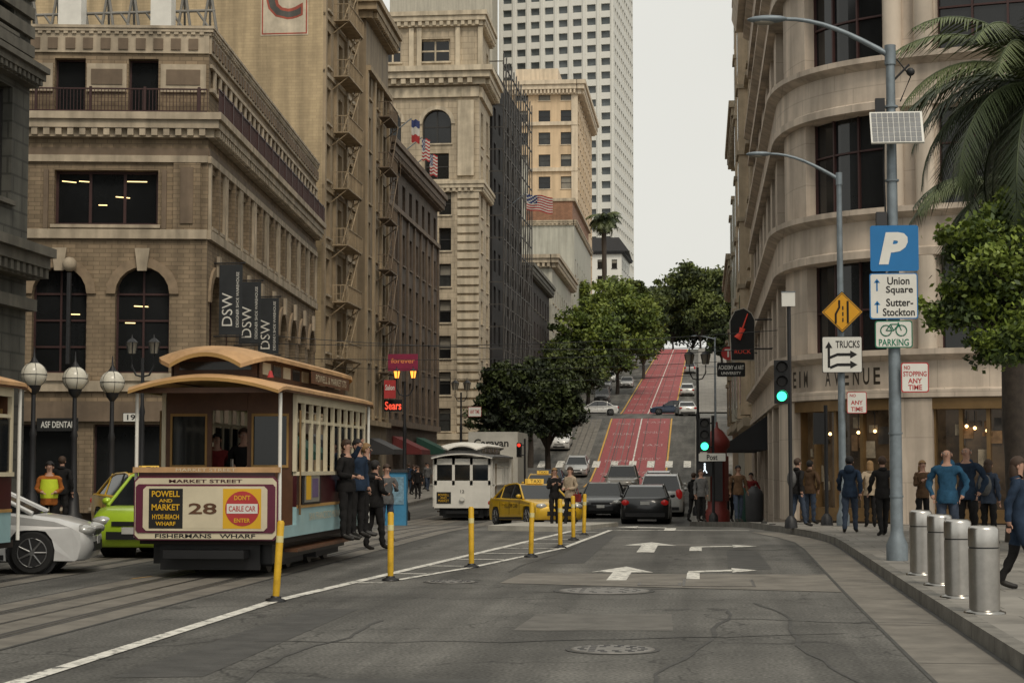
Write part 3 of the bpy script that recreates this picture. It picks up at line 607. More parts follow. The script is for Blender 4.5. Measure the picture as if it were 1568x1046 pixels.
# shop window display: dim shelves and mannequins behind the frames
mb=MB(); DSP=[M('display_a',(.20,.12,.06),var=.5,scale=5),M('display_b',(.05,.045,.04),var=.5,scale=5),M('display_c',(.30,.25,.18),var=.5,scale=5)]
for k in range(44):
    u=random.choice([random.uniform(1225,1355),random.uniform(1436,1560)]); s_=us(u); z=random.uniform(.6,2.7); w_=random.uniform(.08,.35); sweep(mb,s_-w_/2,s_+w_/2,[(-.345,z),(-.30,z),(-.30,z+random.uniform(.1,.5)),(-.345,z+.1)],random.choice(DSP))
mb.build('window_display',e)
LMP=M('warm_lamp',(1,.62,.25),emit=5,var=0)
mb=MB()
for u in (1482,1495,1512,1548,1240,1262,1310,1335): p=at(us(u),-.2); z=2.5+.3*random.random(); mb.ball((p.x,p.y,z),.045,LMP,8,6); mb.cyl((p.x,p.y,z+.05),(p.x,p.y,3.1),.01,IRON,4)
mb.build('shop_lamps',e)
LET=M('letter_bronze',(.05,.04,.03),rough=.4,metal=.5)
mb=MB(); txt='NHEIM  AVENUE'; sa,sb=us(1214),us(1360)
for i,ch in enumerate(txt):
    if ch==' ': continue
    s_=sa+(sb-sa)*(i+.5)/len(txt); wch=(sb-sa)/len(txt)*.62
    p0=at(s_-wch/2,.2); p1=at(s_+wch/2,.2); d=(p1-p0)/wch; c=(p0+p1)/2
    mb.text(ch,LET,lambda x,y:(c.x+d.x*x,c.y+d.y*x,4.06+y),height=.46,width=wch if ch!='I' else .09,bold=.02)
mb.build('letters',e)
mb=MB(); body(mb,[(3.2,83.8),(3.2,57),(5,51.5),(8,50.),(12,49.2),(34,48.4),(34,83.8)],-.5,22,CRM,DARKG); mb.build('roof',e)
mb=MB(); AW=M('awning_dark',(.02,.02,.022),rough=.8)
for y in (64,70,76): mb.prism([(2.28,3.4),(2.28,2.2),(.9,2.2),(.9,2.45)],y,y+3.6,AW)
mb.build('awning',e)
def rblock(name,y0,y1,z1,mat,trim,bay=True,X=2.3):
    e=mk(name); mb=MB(); z0=zg(y0)-1; f=Fac(mb,(X,y1),(X,y0)); g=Fac(mb,(X,y0),(25,y0)); rows=storeys(zg(y0)+5,max(1,int((z1-zg(y0)-6)/3.2)),3.2,2.)
    f.wall(z0,z1,grid(0,f.L,max(2,int(f.L/2.6)),1.2,rows),mat,frame=WFD,sill=trim); g.wall(z0,z1,grid(0,25-X,6,1.2,rows),mat,frame=WFD,sill=trim)
    for ff in (f,g): ff.cornice(z1-1,1.2,.7,trim,dent=.5); ff.box(0,ff.L,rows[0][0]-1.1,rows[0][0]-.7,0,.4,trim)
    for (a,b) in rows: f.box(0,f.L,b+.35,b+.5,0,.2,trim)
    if bay:
        for k in range(2):
            c=f.L*(.25+.5*k)
            f.box(c-1,c+1,rows[0][0]-.5,rows[-1][1]+.5,.0,.45,mat)
            for (a,b) in rows: f.box(c-.75,c+.75,a,b,.45,.47,GLASS2); f.box(c-1.1,c+1.1,b+.3,b+.5,.0,.55,trim)
    body(mb,[(25,y0+.5),(X+.5,y0+.5),(X+.5,y1-.2),(25,y1-.2)],z0,z1-.1,mat); mb.build('walls',e)
rblock('cream_corner_building',84.4,100,34,M('cream_pl',(.52,.42,.30),streak=.25),TRIM)
rblock('victorian_row_building',101,117,21.5,PALE,TRIM); rblock('brick_walkup_building',118,139,15,TAN2,TRIM); rblock('plaster_walkup_building',150,174,16,PALE,TRIM,X=4.6); rblock('stucco_building',198,240,22,TAN2,TRIM,X=7.5)
# ---------------------------------------------------------------- trees
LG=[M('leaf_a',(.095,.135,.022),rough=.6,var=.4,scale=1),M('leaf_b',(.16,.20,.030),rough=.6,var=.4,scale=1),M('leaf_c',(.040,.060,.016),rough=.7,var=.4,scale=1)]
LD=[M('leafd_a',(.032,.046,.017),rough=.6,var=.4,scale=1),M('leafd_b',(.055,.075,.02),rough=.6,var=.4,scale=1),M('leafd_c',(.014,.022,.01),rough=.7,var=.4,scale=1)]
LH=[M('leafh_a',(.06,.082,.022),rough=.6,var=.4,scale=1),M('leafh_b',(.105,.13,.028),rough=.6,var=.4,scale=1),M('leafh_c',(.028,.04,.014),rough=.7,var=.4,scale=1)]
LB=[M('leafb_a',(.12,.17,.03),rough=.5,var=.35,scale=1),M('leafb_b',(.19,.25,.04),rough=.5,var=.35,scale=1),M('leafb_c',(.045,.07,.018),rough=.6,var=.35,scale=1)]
BARK=M('bark',(.055,.042,.032),var=.4,scale=6,bump=.5)
def leafobj(name,parent,cen,size,mats,mi):
    n=len(cen); a=rng.normal(size=(n,3)); a/=np.linalg.norm(a,axis=1)[:,None]; b=rng.normal(size=(n,3)); b=np.cross(a,b); b/=np.linalg.norm(b,axis=1)[:,None]
    s=(size*rng.uniform(.6,1.3,n))[:,None]
    q=np.stack([cen-a*s,cen+b*s*.55,cen+a*s,cen-b*s*.55],1).reshape(-1,3)
    me=bpy.data.meshes.new(name); me.vertices.add(4*n); me.vertices.foreach_set('co',q.ravel()); me.loops.add(4*n); me.loops.foreach_set('vertex_index',np.arange(4*n)); me.polygons.add(n); me.polygons.foreach_set('loop_start',np.arange(n)*4)
    for m in mats: me.materials.append(m)
    me.polygons.foreach_set('material_index',mi.astype(int)); me.update(calc_edges=True); me.validate()
    ob=bpy.data.objects.new(name,me); sc.collection.objects.link(ob); ob.parent=parent; return ob
def tree(name,loc,blobs,mats,nclump=26,nleaf=110,size=.2,trunk=.22,zf=None):
    e=top(name,loc); mb=MB(); zf=zf or min(b[2]-b[4] for b in blobs)*.95+.2
    mb.tube([(0,0,-.3),(.05,0,zf*.5),(0,.05,zf)],[trunk*1.25,trunk,trunk*.85],BARK,8)
    cs=[];ms=[]
    for (x,y,z,rx,rz) in blobs:
        mid=((x*.45),(y*.45),zf+(z-zf)*.45); mb.tube([(0,.0,zf-.2),mid,(x,y,z+rz*.3)],[trunk*.7,trunk*.45,trunk*.1],BARK,6)
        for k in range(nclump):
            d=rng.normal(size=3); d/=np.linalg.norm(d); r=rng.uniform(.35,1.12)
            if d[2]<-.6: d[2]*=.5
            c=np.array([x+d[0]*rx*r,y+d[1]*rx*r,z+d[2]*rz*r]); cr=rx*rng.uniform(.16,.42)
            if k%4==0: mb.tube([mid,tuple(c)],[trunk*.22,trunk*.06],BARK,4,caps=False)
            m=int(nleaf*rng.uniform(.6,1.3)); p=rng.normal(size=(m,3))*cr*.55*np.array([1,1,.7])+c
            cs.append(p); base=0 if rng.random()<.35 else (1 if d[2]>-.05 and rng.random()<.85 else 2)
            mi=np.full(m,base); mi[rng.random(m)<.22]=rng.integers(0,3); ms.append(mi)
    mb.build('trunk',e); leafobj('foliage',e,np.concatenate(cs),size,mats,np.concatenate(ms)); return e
def htree(u,Y,vt,vb,wpx,mats,name='street_tree',**kw):
    c=atY(u,(vt+vb)/2,Y); zt=atY(u,vt,Y).z; zb=atY(u,vb,Y).z; r=wpx*Y/2800/2; g=zg(Y)+.1; zb=max(zb,g+1.2); cz=(zt+zb)/2-g; rz=(zt-zb)/2
    bl=[(0,0,cz,r*.75,rz*.85),(-r*.55,0,cz-rz*.15,r*.55,rz*.65),(r*.55,.3,cz-rz*.1,r*.55,rz*.65),(r*.1,r*.4,cz+rz*.45,r*.55,rz*.55),(r*.15,-r*.4,cz-rz*.3,r*.6,rz*.55),(-r*.3,-r*.2,cz+rz*.35,r*.5,rz*.5),(r*.4,-r*.2,cz+rz*.3,r*.45,rz*.5)]
    return tree(name,(c.x,Y,g),bl,mats,**kw)
htree(778,125,543,705,105,LD,size=.17,nclump=28,nleaf=100)
htree(838,134,552,695,115,LD,size=.17,nclump=28,nleaf=100)
htree(812,150,545,665,115,LD,size=.2,nclump=20,nleaf=80)
htree(868,175,520,650,110,LH,size=.22,nclump=22,nleaf=85)
htree(900,208,470,630,130,LG,size=.25,nclump=26,nleaf=95)
htree(945,232,428,585,140,LG,size=.27,nclump=28,nleaf=110)
htree(985,268,455,580,75,LG,size=.30,nclump=22,nleaf=90)
htree(905,262,422,560,100,LG,size=.30,nclump=20,nleaf=90)
htree(965,300,420,560,100,LH,size=.34,nclump=24,nleaf=95)
htree(1072,398,402,560,125,LH,name='hilltop_tree',size=.42,nclump=32,nleaf=130)
htree(1030,408,424,560,85,LH,name='hilltop_tree',size=.42,nclump=24,nleaf=110)
htree(1112,402,435,570,85,LD,name='hilltop_tree',size=.42,nclump=26,nleaf=110)
htree(992,414,425,560,90,LD,name='hilltop_tree',size=.42,nclump=22,nleaf=100)
htree(1060,424,455,590,140,LD,name='hilltop_tree',size=.45,nclump=24,nleaf=110)
htree(1105,300,500,600,45,LD,size=.3,nclump=18,nleaf=80)
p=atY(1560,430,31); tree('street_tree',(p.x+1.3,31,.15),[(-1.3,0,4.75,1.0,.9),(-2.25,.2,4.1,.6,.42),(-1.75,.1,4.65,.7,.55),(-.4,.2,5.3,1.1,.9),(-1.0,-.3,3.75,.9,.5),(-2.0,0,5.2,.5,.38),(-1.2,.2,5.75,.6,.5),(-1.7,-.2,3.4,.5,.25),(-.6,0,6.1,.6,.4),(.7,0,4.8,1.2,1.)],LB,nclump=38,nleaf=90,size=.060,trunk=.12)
def palm(name,loc,H,n,Lf,mats,leaf=.5,step=.07,r=.22,wd=.9,emin=-.5):
    e=top(name,loc); mb=MB()
    mb.tube([(0,0,-.2)]+[(.03*math.sin(k),0,H*k/12) for k in range(1,13)],[r*1.2]+[r*(1+.08*(k%2)) for k in range(12)],BARK,10)
    for k in range(14): a=k*2.4; mb.tube([(0,0,H-.2),(.35*math.cos(a),.35*math.sin(a),H+.2)],[.08,.04],BARK,5)
    for k in range(n):
        a=k*2.399+rng.uniform(-.2,.2); el=rng.uniform(emin,1.25); d=Vector((math.cos(a),math.sin(a),0)); side=Vector((-math.sin(a),math.cos(a),0)); l=Lf*rng.uniform(.8,1.1)
        pts=[];p=Vector((0,0,H)); ang=el; N=int(l/step)
        for i in range(N+1):
            pts.append(p.copy()); p=p+(d*math.cos(ang)+Vector((0,0,1))*math.sin(ang))*step; ang-=1.75/N
        sub=pts[::4]+[pts[-1]]
        mb.tube(sub,[.03*(1-i/len(sub))+.005 for i in range(len(sub))],mats[0],4,caps=False)
        mt=mats[k%len(mats)]
        for i in range(3,N):
            t=i/N; ll=leaf*math.sin(math.pi*min(1,t*.85+.12))+.08; tan=(pts[i]-pts[i-1]).normalized()
            for sg in (-1,1):
                tip=pts[i]+(side*sg*.75+tan*.6+Vector((0,0,-.35-.4*rng.random())))*ll*rng.uniform(.8,1.1); b=tan*step*wd
                mb.face([pts[i]-b*.5,pts[i]+b*.5,tip],mt)
    mb.build('fronds',e); return e
PL=[M('palm_a',(.055,.075,.03),rough=.5,var=.3),M('palm_b',(.095,.118,.045),rough=.5,var=.3),M('palm_c',(.03,.043,.02),rough=.5,var=.3)]
p=atY(1600,150,32); palm('palm_tree',(p.x,32,.15),p.z,58,3.3,PL,leaf=.6,step=.06,wd=.9,emin=-.6)
p=atY(1548,305,37); palm('palm_tree',(p.x,37,.15),p.z,50,2.7,PL,leaf=.55,step=.06,wd=.9,emin=-.7)
p=atY(925,335,300); palm('palm_tree',(p.x,300,zg(300)),p.z-zg(300),46,3.4,PL,leaf=1.2,step=.22,r=.4,wd=1.5)
# ---------------------------------------------------------------- street furniture
def cobra(name,base,H,arm,rise,r=.11,mat=GALV):
    e=top(name,base); mb=MB(); mb.lathe((0,0,0),[(r*1.8,0),(r*1.8,.25),(r*1.15,.4),(r*1.05,.5),(r,H*.5),(r*.72,H)],mat,14)
    pts=[(0,0,H-.15)]
    for k in range(1,9): t=k/8; pts.append((-arm*t,0,H-.15+rise*math.sin(t*math.pi/2)))
    mb.tube(pts,[.05-.02*k/8 for k in range(9)],mat,8); mb.cyl((0,0,H-.3),(0,0,H+.02),r*.95,mat,12)
    x,z=pts[-1][0],pts[-1][2]
    mb.ball((x-.25,0,z),(.34,.12,.065),mat,12,8); mb.ball((x-.3,0,z-.045),(.18,.09,.05),GLASS3,10,6)
    mb.build('pole_and_arm',e); return e,H
g=gnd(1374,858,.15); b1=Vector((g.x,g.y,.15)); H1=atY(1366,72,g.y).z-.15; a1=(gx(1366,g.y)-gx(1200,g.y)); cobra('street_lamp',b1,H1,a1,atY(1190,22,g.y).z-atY(1366,78,g.y).z,.095)
g=Vector((gx(1290,46.8),46.8,.15)); b2=g; H2=atY(1288,266,46.8).z-.15; cobra('street_lamp',b2,H2,gx(1288,46.8)-gx(1180,46.8),atY(1180,233,46.8).z-atY(1288,272,46.8).z,.09)
g=Vector((gx(1096,170),170,zg(170))); cobra('street_lamp',g,atY(1095,517,170).z-g.z,1.6,.3,.1)
GRN=M('sign_green',(.012,.16,.09)); BLU=M('sign_blue',(.012,.15,.38),rough=.4,var=.08); YEL=M('sign_yellow',(.62,.30,.015),rough=.4,var=.1); SWH=M('sign_white',(.66,.65,.60),rough=.45,var=.1); SRD=M('sign_redtext',(.42,.04,.04)); SBK=M('sign_black',(.012,.012,.012))
def rrect(w,h,r,n=5):
    o=[]
    for (cx,cz,a0) in ((w/2-r,h/2-r,0),(-w/2+r,h/2-r,90),(-w/2+r,-h/2+r,180),(w/2-r,-h/2+r,270)):
        for k in range(n+1): a=R(a0+90*k/n); o.append((cx+r*math.cos(a),cz+r*math.sin(a)))
    return o
def sign(name,u0,u1,v0,v1,Y,bg,border,items,rz=0,r=.04):
    a=atY(u0,v1,Y); b=atY(u1,v0,Y); w=b.x-a.x; h=b.z-a.z; e=top(name,((a.x+b.x)/2,Y,(a.z+b.z)/2),rz); mb=MB()
    mb.prism(rrect(w,h,r),0,.006,GALV); mb.prism(rrect(w-.001,h-.001,r),-.004,-.0005,border or bg)
    if border: mb.prism(rrect(w-.035,h-.035,r*.8),-.007,-.0045,bg)
    for (t,x,z,tw,th,m) in items: mb.text(t,m,lambda X,Y_:(x*w+X,-.010,z*h+Y_),width=tw*w,height=th*h if th else None,bold=.02)
    for zz in (-h*.3,h*.3): mb.box(-.12,.12,.008,.03,zz-.02,zz+.02,GALV)
    return e,mb,w,h
Y1=b1.y-.15
e,mb,w,h=sign('parking_sign',1333,1406,345,416,Y1,BLU,None,[]); 
mb.text('P',SWH,lambda x,y:(x+y*.22,-.010,y+.0),height=.70*h,width=.50*w,bold=.06); mb.build('panel',e)
e,mb,w,h=sign('direction_sign',1332,1405,418,489,Y1,SWH,BLU,[('Union',.10,.33,.46,.17,SBK),('Square',.12,.12,.56,.2,SBK),('Sutter-',.12,-.14,.56,.17,SBK),('Stockton',.10,-.35,.66,.17,SBK)])
for (z,) in ((.23,),(-.25,)): mb.box(-w*.36,-w*.33,-.010,-.008,h*(z-.12),h*(z+.1),BLU); mb.add([(-w*.41,-.010,h*z+h*.06),(-w*.28,-.010,h*z+h*.06),(-w*.345,-.010,h*z+h*.15)],[(0,1,2)],BLU)
mb.build('panel',e)
e,mb,w,h=sign('bicycle_parking_sign',1340,1397,491,533,Y1,SWH,GRN,[('PARKING',0,-.3,.8,.26,GRN)])
for x in (-.12,.12): mb.tube([(x+.085*math.cos(q*math.pi/8),-.012,.06+.085*math.sin(q*math.pi/8)) for q in range(17)],.009,GRN,5,False)
for (a,b) in (((-.12,.06),(-.05,.16)),((-.05,.16),(.08,.16)),((.12,.06),(.07,.19)),((-.05,.16),(.0,.06)),((0,.06),(.08,.16)),((-.12,.06),(0,.06))): mb.tube([(a[0],-.012,a[1]),(b[0],-.012,b[1])],.008,GRN,4)
mb.build('panel',e)
e,mb,w,h=sign('no_stopping_sign',1380,1422,555,601,Y1,SWH,SRD,[('NO',-.28,.33,.22,.13,SRD),('STOPPING',.0,.12,.84,.17,SRD),('ANY',0,-.11,.5,.17,SRD),('TIME',0,-.33,.5,.17,SRD)]); mb.build('panel',e)
Y2=46.6
e,mb,w,h=sign('no_stopping_sign',1297,1327,600,633,Y2,SWH,SRD,[('NO',-.2,.33,.3,.14,SRD),('ANY',0,-.0,.6,.2,SRD),('TIME',0,-.3,.6,.2,SRD)]); mb.build('panel',e)
e,mb,w,h=sign('truck_lane_sign',1259,1320,515,571,Y2,SWH,SBK,[('TRUCKS',.14,.28,.6,.2,SBK)])
mb.box(-w*.36,-w*.3,-.011,-.008,-h*.36,h*.2,SBK); mb.face([(-w*.42,-.010,h*.18),(-w*.24,-.010,h*.18),(-w*.33,-.010,h*.36)],SBK)
for z in (.0,-.28): mb.face([(-w*.3,-.010,h*(z-.12)),(-w*.3,-.010,h*(z-.04)),(-w*.12,-.010,h*(z+.04)),(-w*.12,-.010,h*(z-.04))],SBK); mb.box(-w*.12,w*.2,-.011,-.008,h*(z-.04),h*(z+.04),SBK); mb.face([(w*.2,-.010,h*(z-.11)),(w*.2,-.010,h*(z+.11)),(w*.38,-.010,h*z)],SBK)
mb.build('panel',e)
a=atY(1257,478,Y2);b=atY(1322,478,Y2); c=(a+b)/2; hw=(b.x-a.x)/2; e=top('lane_merge_sign',(c.x,Y2,c.z)); mb=MB()
dm=lambda k:[(hw*k,0),(0,hw*k),(-hw*k,0),(0,-hw*k)]
mb.prism(dm(1),0,.006,GALV); mb.prism(dm(.999),-.003,-.0005,SBK); mb.prism(dm(.95),-.006,-.0035,YEL); mb.prism(dm(.9),-.008,-.0065,SBK); mb.prism(dm(.86),-.010,-.0085,YEL)
mb.tube([(-.16,-.014,-.28),(-.16,-.014,-.05),(-.07,-.014,.12),(-.07,-.014,.3)],.026,SBK,4); mb.tube([(.14,-.014,-.28),(.14,-.014,.28)],.026,SBK,4)
for z in (-.2,-.05,.1): mb.box(.0,.035,-.014,-.011,z-.05,z+.05,SBK)
mb.build('panel',e)
a=atY(1333,222,b1.y-.3);b=atY(1413,170,b1.y-.3); e=top('solar_panel',((a.x+b.x)/2,b1.y-.3,(a.z+b.z)/2)); mb=MB(); w=b.x-a.x;h=b.z-a.z
mb.T=Matrix.Rotation(R(-28),4,'X'); mb.box(-w/2,w/2,-.02,.02,-h*.58,h*.58,SWH); PVm=M('pv_cell',(.16,.165,.17),rough=.25,metal=.1,var=.2,scale=5)
for i in range(9):
    for j in range(6): mb.box(-w/2+.025+i*(w-.05)/9,-w/2+.025+(i+.88)*(w-.05)/9,-.026,-.021,-h*.55+j*h*1.1/6,-h*.55+(j+.88)*h*1.1/6,PVm)
mb.T=None; mb.cyl((0,0,0),(.0,.3,-.1),.03,GALV,6); mb.build('panel',e)
e=top('surveillance_camera',(b1.x,b1.y,b1.z)); mb=MB()
mb.box(-.25,-.1,-.06,.06,H1-1.1,H1-.85,IRON); mb.cyl((0,0,H1-.6),(.3,0,H1-.3),.02,IRON,6); mb.ball((.32,0,H1-.42),.07,IRON,8,6); mb.ball((-.18,0,H1-1.25),.06,IRON); mb.box(-.26,-.1,-.1,.1,H1-3.3,H1-2.7,DARKG); mb.tube([(.1,0,H1-.2),(.32,0,H1-.5),(.15,0,H1-.9)],.012,BLACK,4); mb.tube([(-.11,-.02,H1-1),(-.13,-.02,H1-2),(-.11,-.02,H1-2.8)],.014,BLACK,4)
for z in (H1-1.,H1-2.2,H1-3.,2.,1.): mb.lathe((0,0,z),[(.112,0),(.112,.03)],GALV,12)
mb.build('housing',e)
BR=M('bollard_ring',(.32,.31,.29),rough=.25,metal=1.)
for (u,v) in ((1411,881),(1440,897),(1468,916),(1508,940)):
    g=gnd(u,v-1,.15); e=top('steel_bollard',(g.x+.0,g.y,.15)); mb=MB(); r=.155
    mb.lathe((0,0,0),[(r+.055,0),(r+.055,.02),(r+.02,.03),(r,.04)],BR,28); mb.lathe((0,0,0),[(r,.03),(r,.66)],STEEL,32); mb.lathe((0,0,0),[(r-.008,.66),(r-.008,.675)],DARKG,28); mb.lathe((0,0,0),[(r,.675),(r,.70),(r,.85),(r-.01,.875),(r-.04,.89),(.0,.895)],STEEL,32); mb.build('post',e)
YD=M('delineator_yellow',(.60,.36,.02),rough=.5,var=.3,scale=6); 
for i_,(u,v) in enumerate(((422,921),(598,889),(722,869),(813,853),(858,839),(878,827),(894,820))):
    g=gnd(u,v); e=top('delineator_post',(g.x,g.y,0)); e.rotation_euler=(random.uniform(-.02,.02),random.uniform(-.01,.03),0); mb=MB()
    if u==422: e.rotation_euler=(0,.06,0)
    mb.lathe((0,0,0),[(.13,.008),(.12,.03),(.07,.045),(.06,.07)],BLACK,14); mb.lathe((0,0,0),[(.042,.05),(.045,.2),(.045,.96),(.03,.985)],YD,12); mb.build('post',e)
    mb=MB(); mb.lathe((0,0,0),[(.047,.72),(.047,.80)],M('reflect',(.7,.62,.3),rough=.3),12); mb.build('reflector',e)
GLB=M('globe_white',(.62,.59,.50),rough=.25,var=.2,scale=3); AMB=M('amber_lit',(1,.36,.05),emit=2.2,var=0)
def globelamp(u,v,Y,lit=False,twin=False,name='globe_street_lamp',r=.30):
    p=atY(u,v,Y); z0=zg(Y)+(.15 if (p.x<LK(Y) or p.x>RK(Y)) else 0); H=p.z-z0; e=top(name,(p.x,Y,z0)); mb=MB()
    mb.lathe((0,0,0),[(.24,0),(.24,.3),(.16,.4),(.13,.8),(.09,.9),(.07,H*.6),(.09,H*.62),(.055,H*.66),(.05,H-r-.15)],IRON,12)
    xs=(-.33,.33) if twin else (0,)
    for x in xs:
        if twin: mb.tube([(0,0,H-.9),(x*.6,0,H-.85),(x,0,H-.6),(x,0,H-r-.05)],.03,IRON,6)
        if twin:
            mb.lathe((x,0,H),[(r*.5,-r*1.1),(r*.8,r*.5),(r*.85,r*.55)],AMB if lit else GLASS3,8); mb.lathe((x,0,H),[(r*.9,r*.55),(r*.5,r*.95),(.02,r*1.2),(.02,r*1.7)],IRON,8)
            for k in range(4): q=k*math.pi/2+.4; mb.tube([(x+r*.52*math.cos(q),r*.52*math.sin(q),H-r*1.1),(x+r*.88*math.cos(q),r*.88*math.sin(q),H+r*.55)],.018,IRON,4)
        else:
            mb.lathe((0,0,H),[(.05,-r-.16),(.14,-r-.05),(.17,-r+.05)],IRON,12); mb.ball((0,0,H),(r,r,r*.98),GLB,20,14); mb.lathe((0,0,H),[(.12,r-.03),(.07,r+.04),(.03,r+.12),(.012,r+.35)],IRON,10)
            mb.lathe((0,0,H),[(r*1.005,-.01),(r*1.005,.01)],IRON,20)
            for k in range(6): mb.tube([(r*1.003*math.cos(k*1.047)*math.sin(t*math.pi/8),r*1.003*math.sin(k*1.047)*math.sin(t*math.pi/8),H+r*math.cos(t*math.pi/8)) for t in range(1,8)],.007,IRON,4,False)
    mb.build('lamp',e)
for (u,v) in ((52,574),(115,580),(172,586)): globelamp(u,v,41+ (u-52)*.02)
globelamp(219,530,52,twin=True,name='lantern_street_lamp',r=.2)
globelamp(620,572,72,lit=True,twin=True,name='lantern_street_lamp',r=.16)
globelamp(706,590,100,twin=True,name='lantern_street_lamp',r=.24); globelamp(1068,548,75,twin=True,name='lantern_street_lamp',r=.24)
GRL=M('green_lit',(.05,1,.45),emit=3.0,var=0); RDL=M('red_lit',(1,.04,.02),emit=2.0,var=0); LOFF=M('lens_off',(.02,.015,.012),rough=.3)
def signal(u,v0,v1,Y,lit='g',ped=False,polev=None,pu=None,name='traffic_light',back=False):
    a=atY(u,v1,Y);b=atY(u,v0,Y); h=b.z-a.z; w=h*.34; x=a.x; base=zg(Y)+.15; px=(gx(pu,Y)-x) if pu else w*.8
    e=top(name,(x,Y,base)); mb=MB(); za=a.z-base; 
    mb.box(-w/2,w/2,-.1,.14,za,za+h,BLACK)
    for k in range(3):
        z=za+h*(k+.5)/3; r=w*.33; m=GRL if (lit=='g' and k==0) else RDL if (lit=='r' and k==2) else LOFF
        if back: continue
        mb.tube([(0,-.102,z),(0,-.13,z)],[r,r*.9],m,16); n=9
        vs=[]
        for yy in (-.1,-.34):
            for q in range(n): t=R(-20+220*q/(n-1)); vs.append((r*1.2*math.cos(t),yy,z+r*1.2*math.sin(t)))
        mb.add(vs,[(q,q+1,n+q+1,n+q) for q in range(n-1)],BLACK,True)
    mb.tube([(px,.2,0),(px,.2,(atY(u,polev,Y).z-base) if polev else za+h+.2)],.05,IRON,10); mb.lathe((px,.2,0),[(.16,0),(.14,.2),(.06,.3)],IRON,10)
    mb.cyl((0,.14,za+h*.15),(px,.2,za+h*.15),.03,IRON,6); mb.cyl((0,.14,za+h*.85),(px,.2,za+h*.85),.03,IRON,6)
    if ped: 
        zz=atY(u,718,Y).z-base; mb.box(-.24,.24,-.1,.12,zz-.24,zz+.24,BLACK); PDL=M('ped_lit',(.8,.9,.95),emit=1.5,var=0); mb.tube([(0,-.104,zz+.12),(0,-.104,zz+.0)],.03,PDL,6); mb.tube([(-.07,-.104,zz-.13),(0,-.104,zz),(.07,-.104,zz-.13)],.018,PDL,5); mb.ball((0,-.11,zz+.16),.03,PDL,6,5)
    mb.build('signal',e); return e
signal(1197,552,618,44.5,polev=455,pu=1211)
signal(1254,632,680,47.3,lit='x',pu=1266,back=True)
signal(1079,640,692,60,ped=True,polev=636,pu=1092)
signal(795,678,700,88,lit='r',pu=803)
mb=MB(); p=atY(1207,459,44.7); e=top('utility_box',p); mb.box(-.16,.16,-.1,.1,-.17,.17,SWH); mb.box(-.17,.17,-.11,.11,.17,.19,GALV); mb.build('box',e)
e,mb,w,h=sign('street_name_sign',1070,1111,694,706,59.8,SWH,None,[('Post',0,0,.4,.7,SBK)],r=.02); mb.build('panel',e)
p=atY(1137,512,63); e=top('guitar_blade_sign',p); mb=MB(); hh=1.75/2; sgn=[(-.38,-hh),(.38,-hh),(.40,hh*.55),(.30,hh*.8),(.05,hh),(-.25,hh*.9),(-.42,hh*.5)]
mb.prism(sgn,-.1,.1,SBK); mb.prism([(x*1.06,z*1.04) for x,z in sgn],-.06,.06,M('sign_rim',(.45,.42,.36)))
GT_=M('guitar_red',(.5,.05,.03),emit=.2); 
mb.tube([(-.18,-.12,-.15),(-.05,-.12,.05),(.0,-.12,.2)],[.13,.07,.11],GT_,10); mb.tube([(0,-.12,.2),(.18,-.12,.7)],[.03,.02],GT_,6); mb.text('ROCK',GT_,lambda x,y:(x,-.105,-.6+y),width=.55)
mb.cyl((.4,0,.5),(1.6,0,.5),.03,IRON,6);mb.cyl((.4,0,-.5),(1.6,0,-.5),.03,IRON,6); mb.build('panel',e)
e,mb,w,h=sign('shop_sign',1098,1141,555,577,66,SBK,None,[('ACADEMY of ART',0,.15,.9,.3,SWH),('UNIVERSITY',0,-.25,.7,.2,SWH)],r=.05); mb.build('panel',e)
p=atY(1115,541,80); e=top('round_shop_sign',p); mb=MB(); mb.cyl((0,-.06,0),(0,.06,0),.3,SRD,20); mb.text('T',SWH,lambda x,y:(x,-.07,y),height=.35,bold=.03); mb.cyl((.2,0,0),(2.2,0,0),.03,IRON,6); mb.build('disc',e)
p=Vector((gx(1098,62),62,zg(62)+.15)); e=top('advertising_column',p); mb=MB(); KR=M('kiosk_red',(.17,.025,.02),rough=.5); mb.lathe((0,0,0),[(.42,0),(.42,.35),(.33,.45),(.33,2.4),(.42,2.5),(.44,2.7),(.34,2.85),(.2,3.05),(.05,3.15),(.03,3.35)],KR,20); mb.build('column',e)
for k in range(3):
    mb=MB(); mb.box(-.18,.18,-.345,-.335,.7,2.2,[GLASS3,DARKG,KR][k]); o=mb.build('poster',e); o.rotation_euler=(0,0,(k-1)*1.15)
g=gnd(36,868); e=top('traffic_cone',(g.x+.1,23.9,0)); OR=M('cone_orange',(.65,.10,.02),rough=.5); mb=MB(); mb.box(-.18,.18,-.18,.18,0,.03,OR); mb.lathe((0,0,0),[(.13,.03),(.09,.3),(.03,.7)],OR,14); mb.lathe((0,0,0),[(.094,.35),(.07,.5)],SWH,14); mb.build('cone',e)
e,mb,w,h=sign('shop_sign',594,640,542,568,90,M('magenta',(.25,.02,.06)),None,[('forever',0,.1,.8,.3,M('orange_txt',(.8,.25,.1)))],r=.02); mb.build('panel',e)
e,mb,w,h=sign('shop_sign',588,606,582,610,88,SRD,None,[('Salon',0,.1,.8,.3,SWH)],r=.02); mb.build('panel',e)
e,mb,w,h=sign('shop_sign',588,616,612,630,88.5,SBK,None,[('Sears',0,.0,.9,.7,M('red_lit2',(1,.1,.05),emit=.9,var=0))],r=.02); mb.build('panel',e)
e,mb,w,h=sign('shop_sign',717,737,623,638,96,SWH,SRD,[('ANY TIME',0,.0,.7,.4,SRD)],r=.02); mb.build('panel',e)
e,mb,w,h=sign('shop_sign',56,120,640,660,60.5,SBK,None,[('ASF DENTAL',0,0,.8,.5,SWH)],r=.02); mb.build('panel',e)
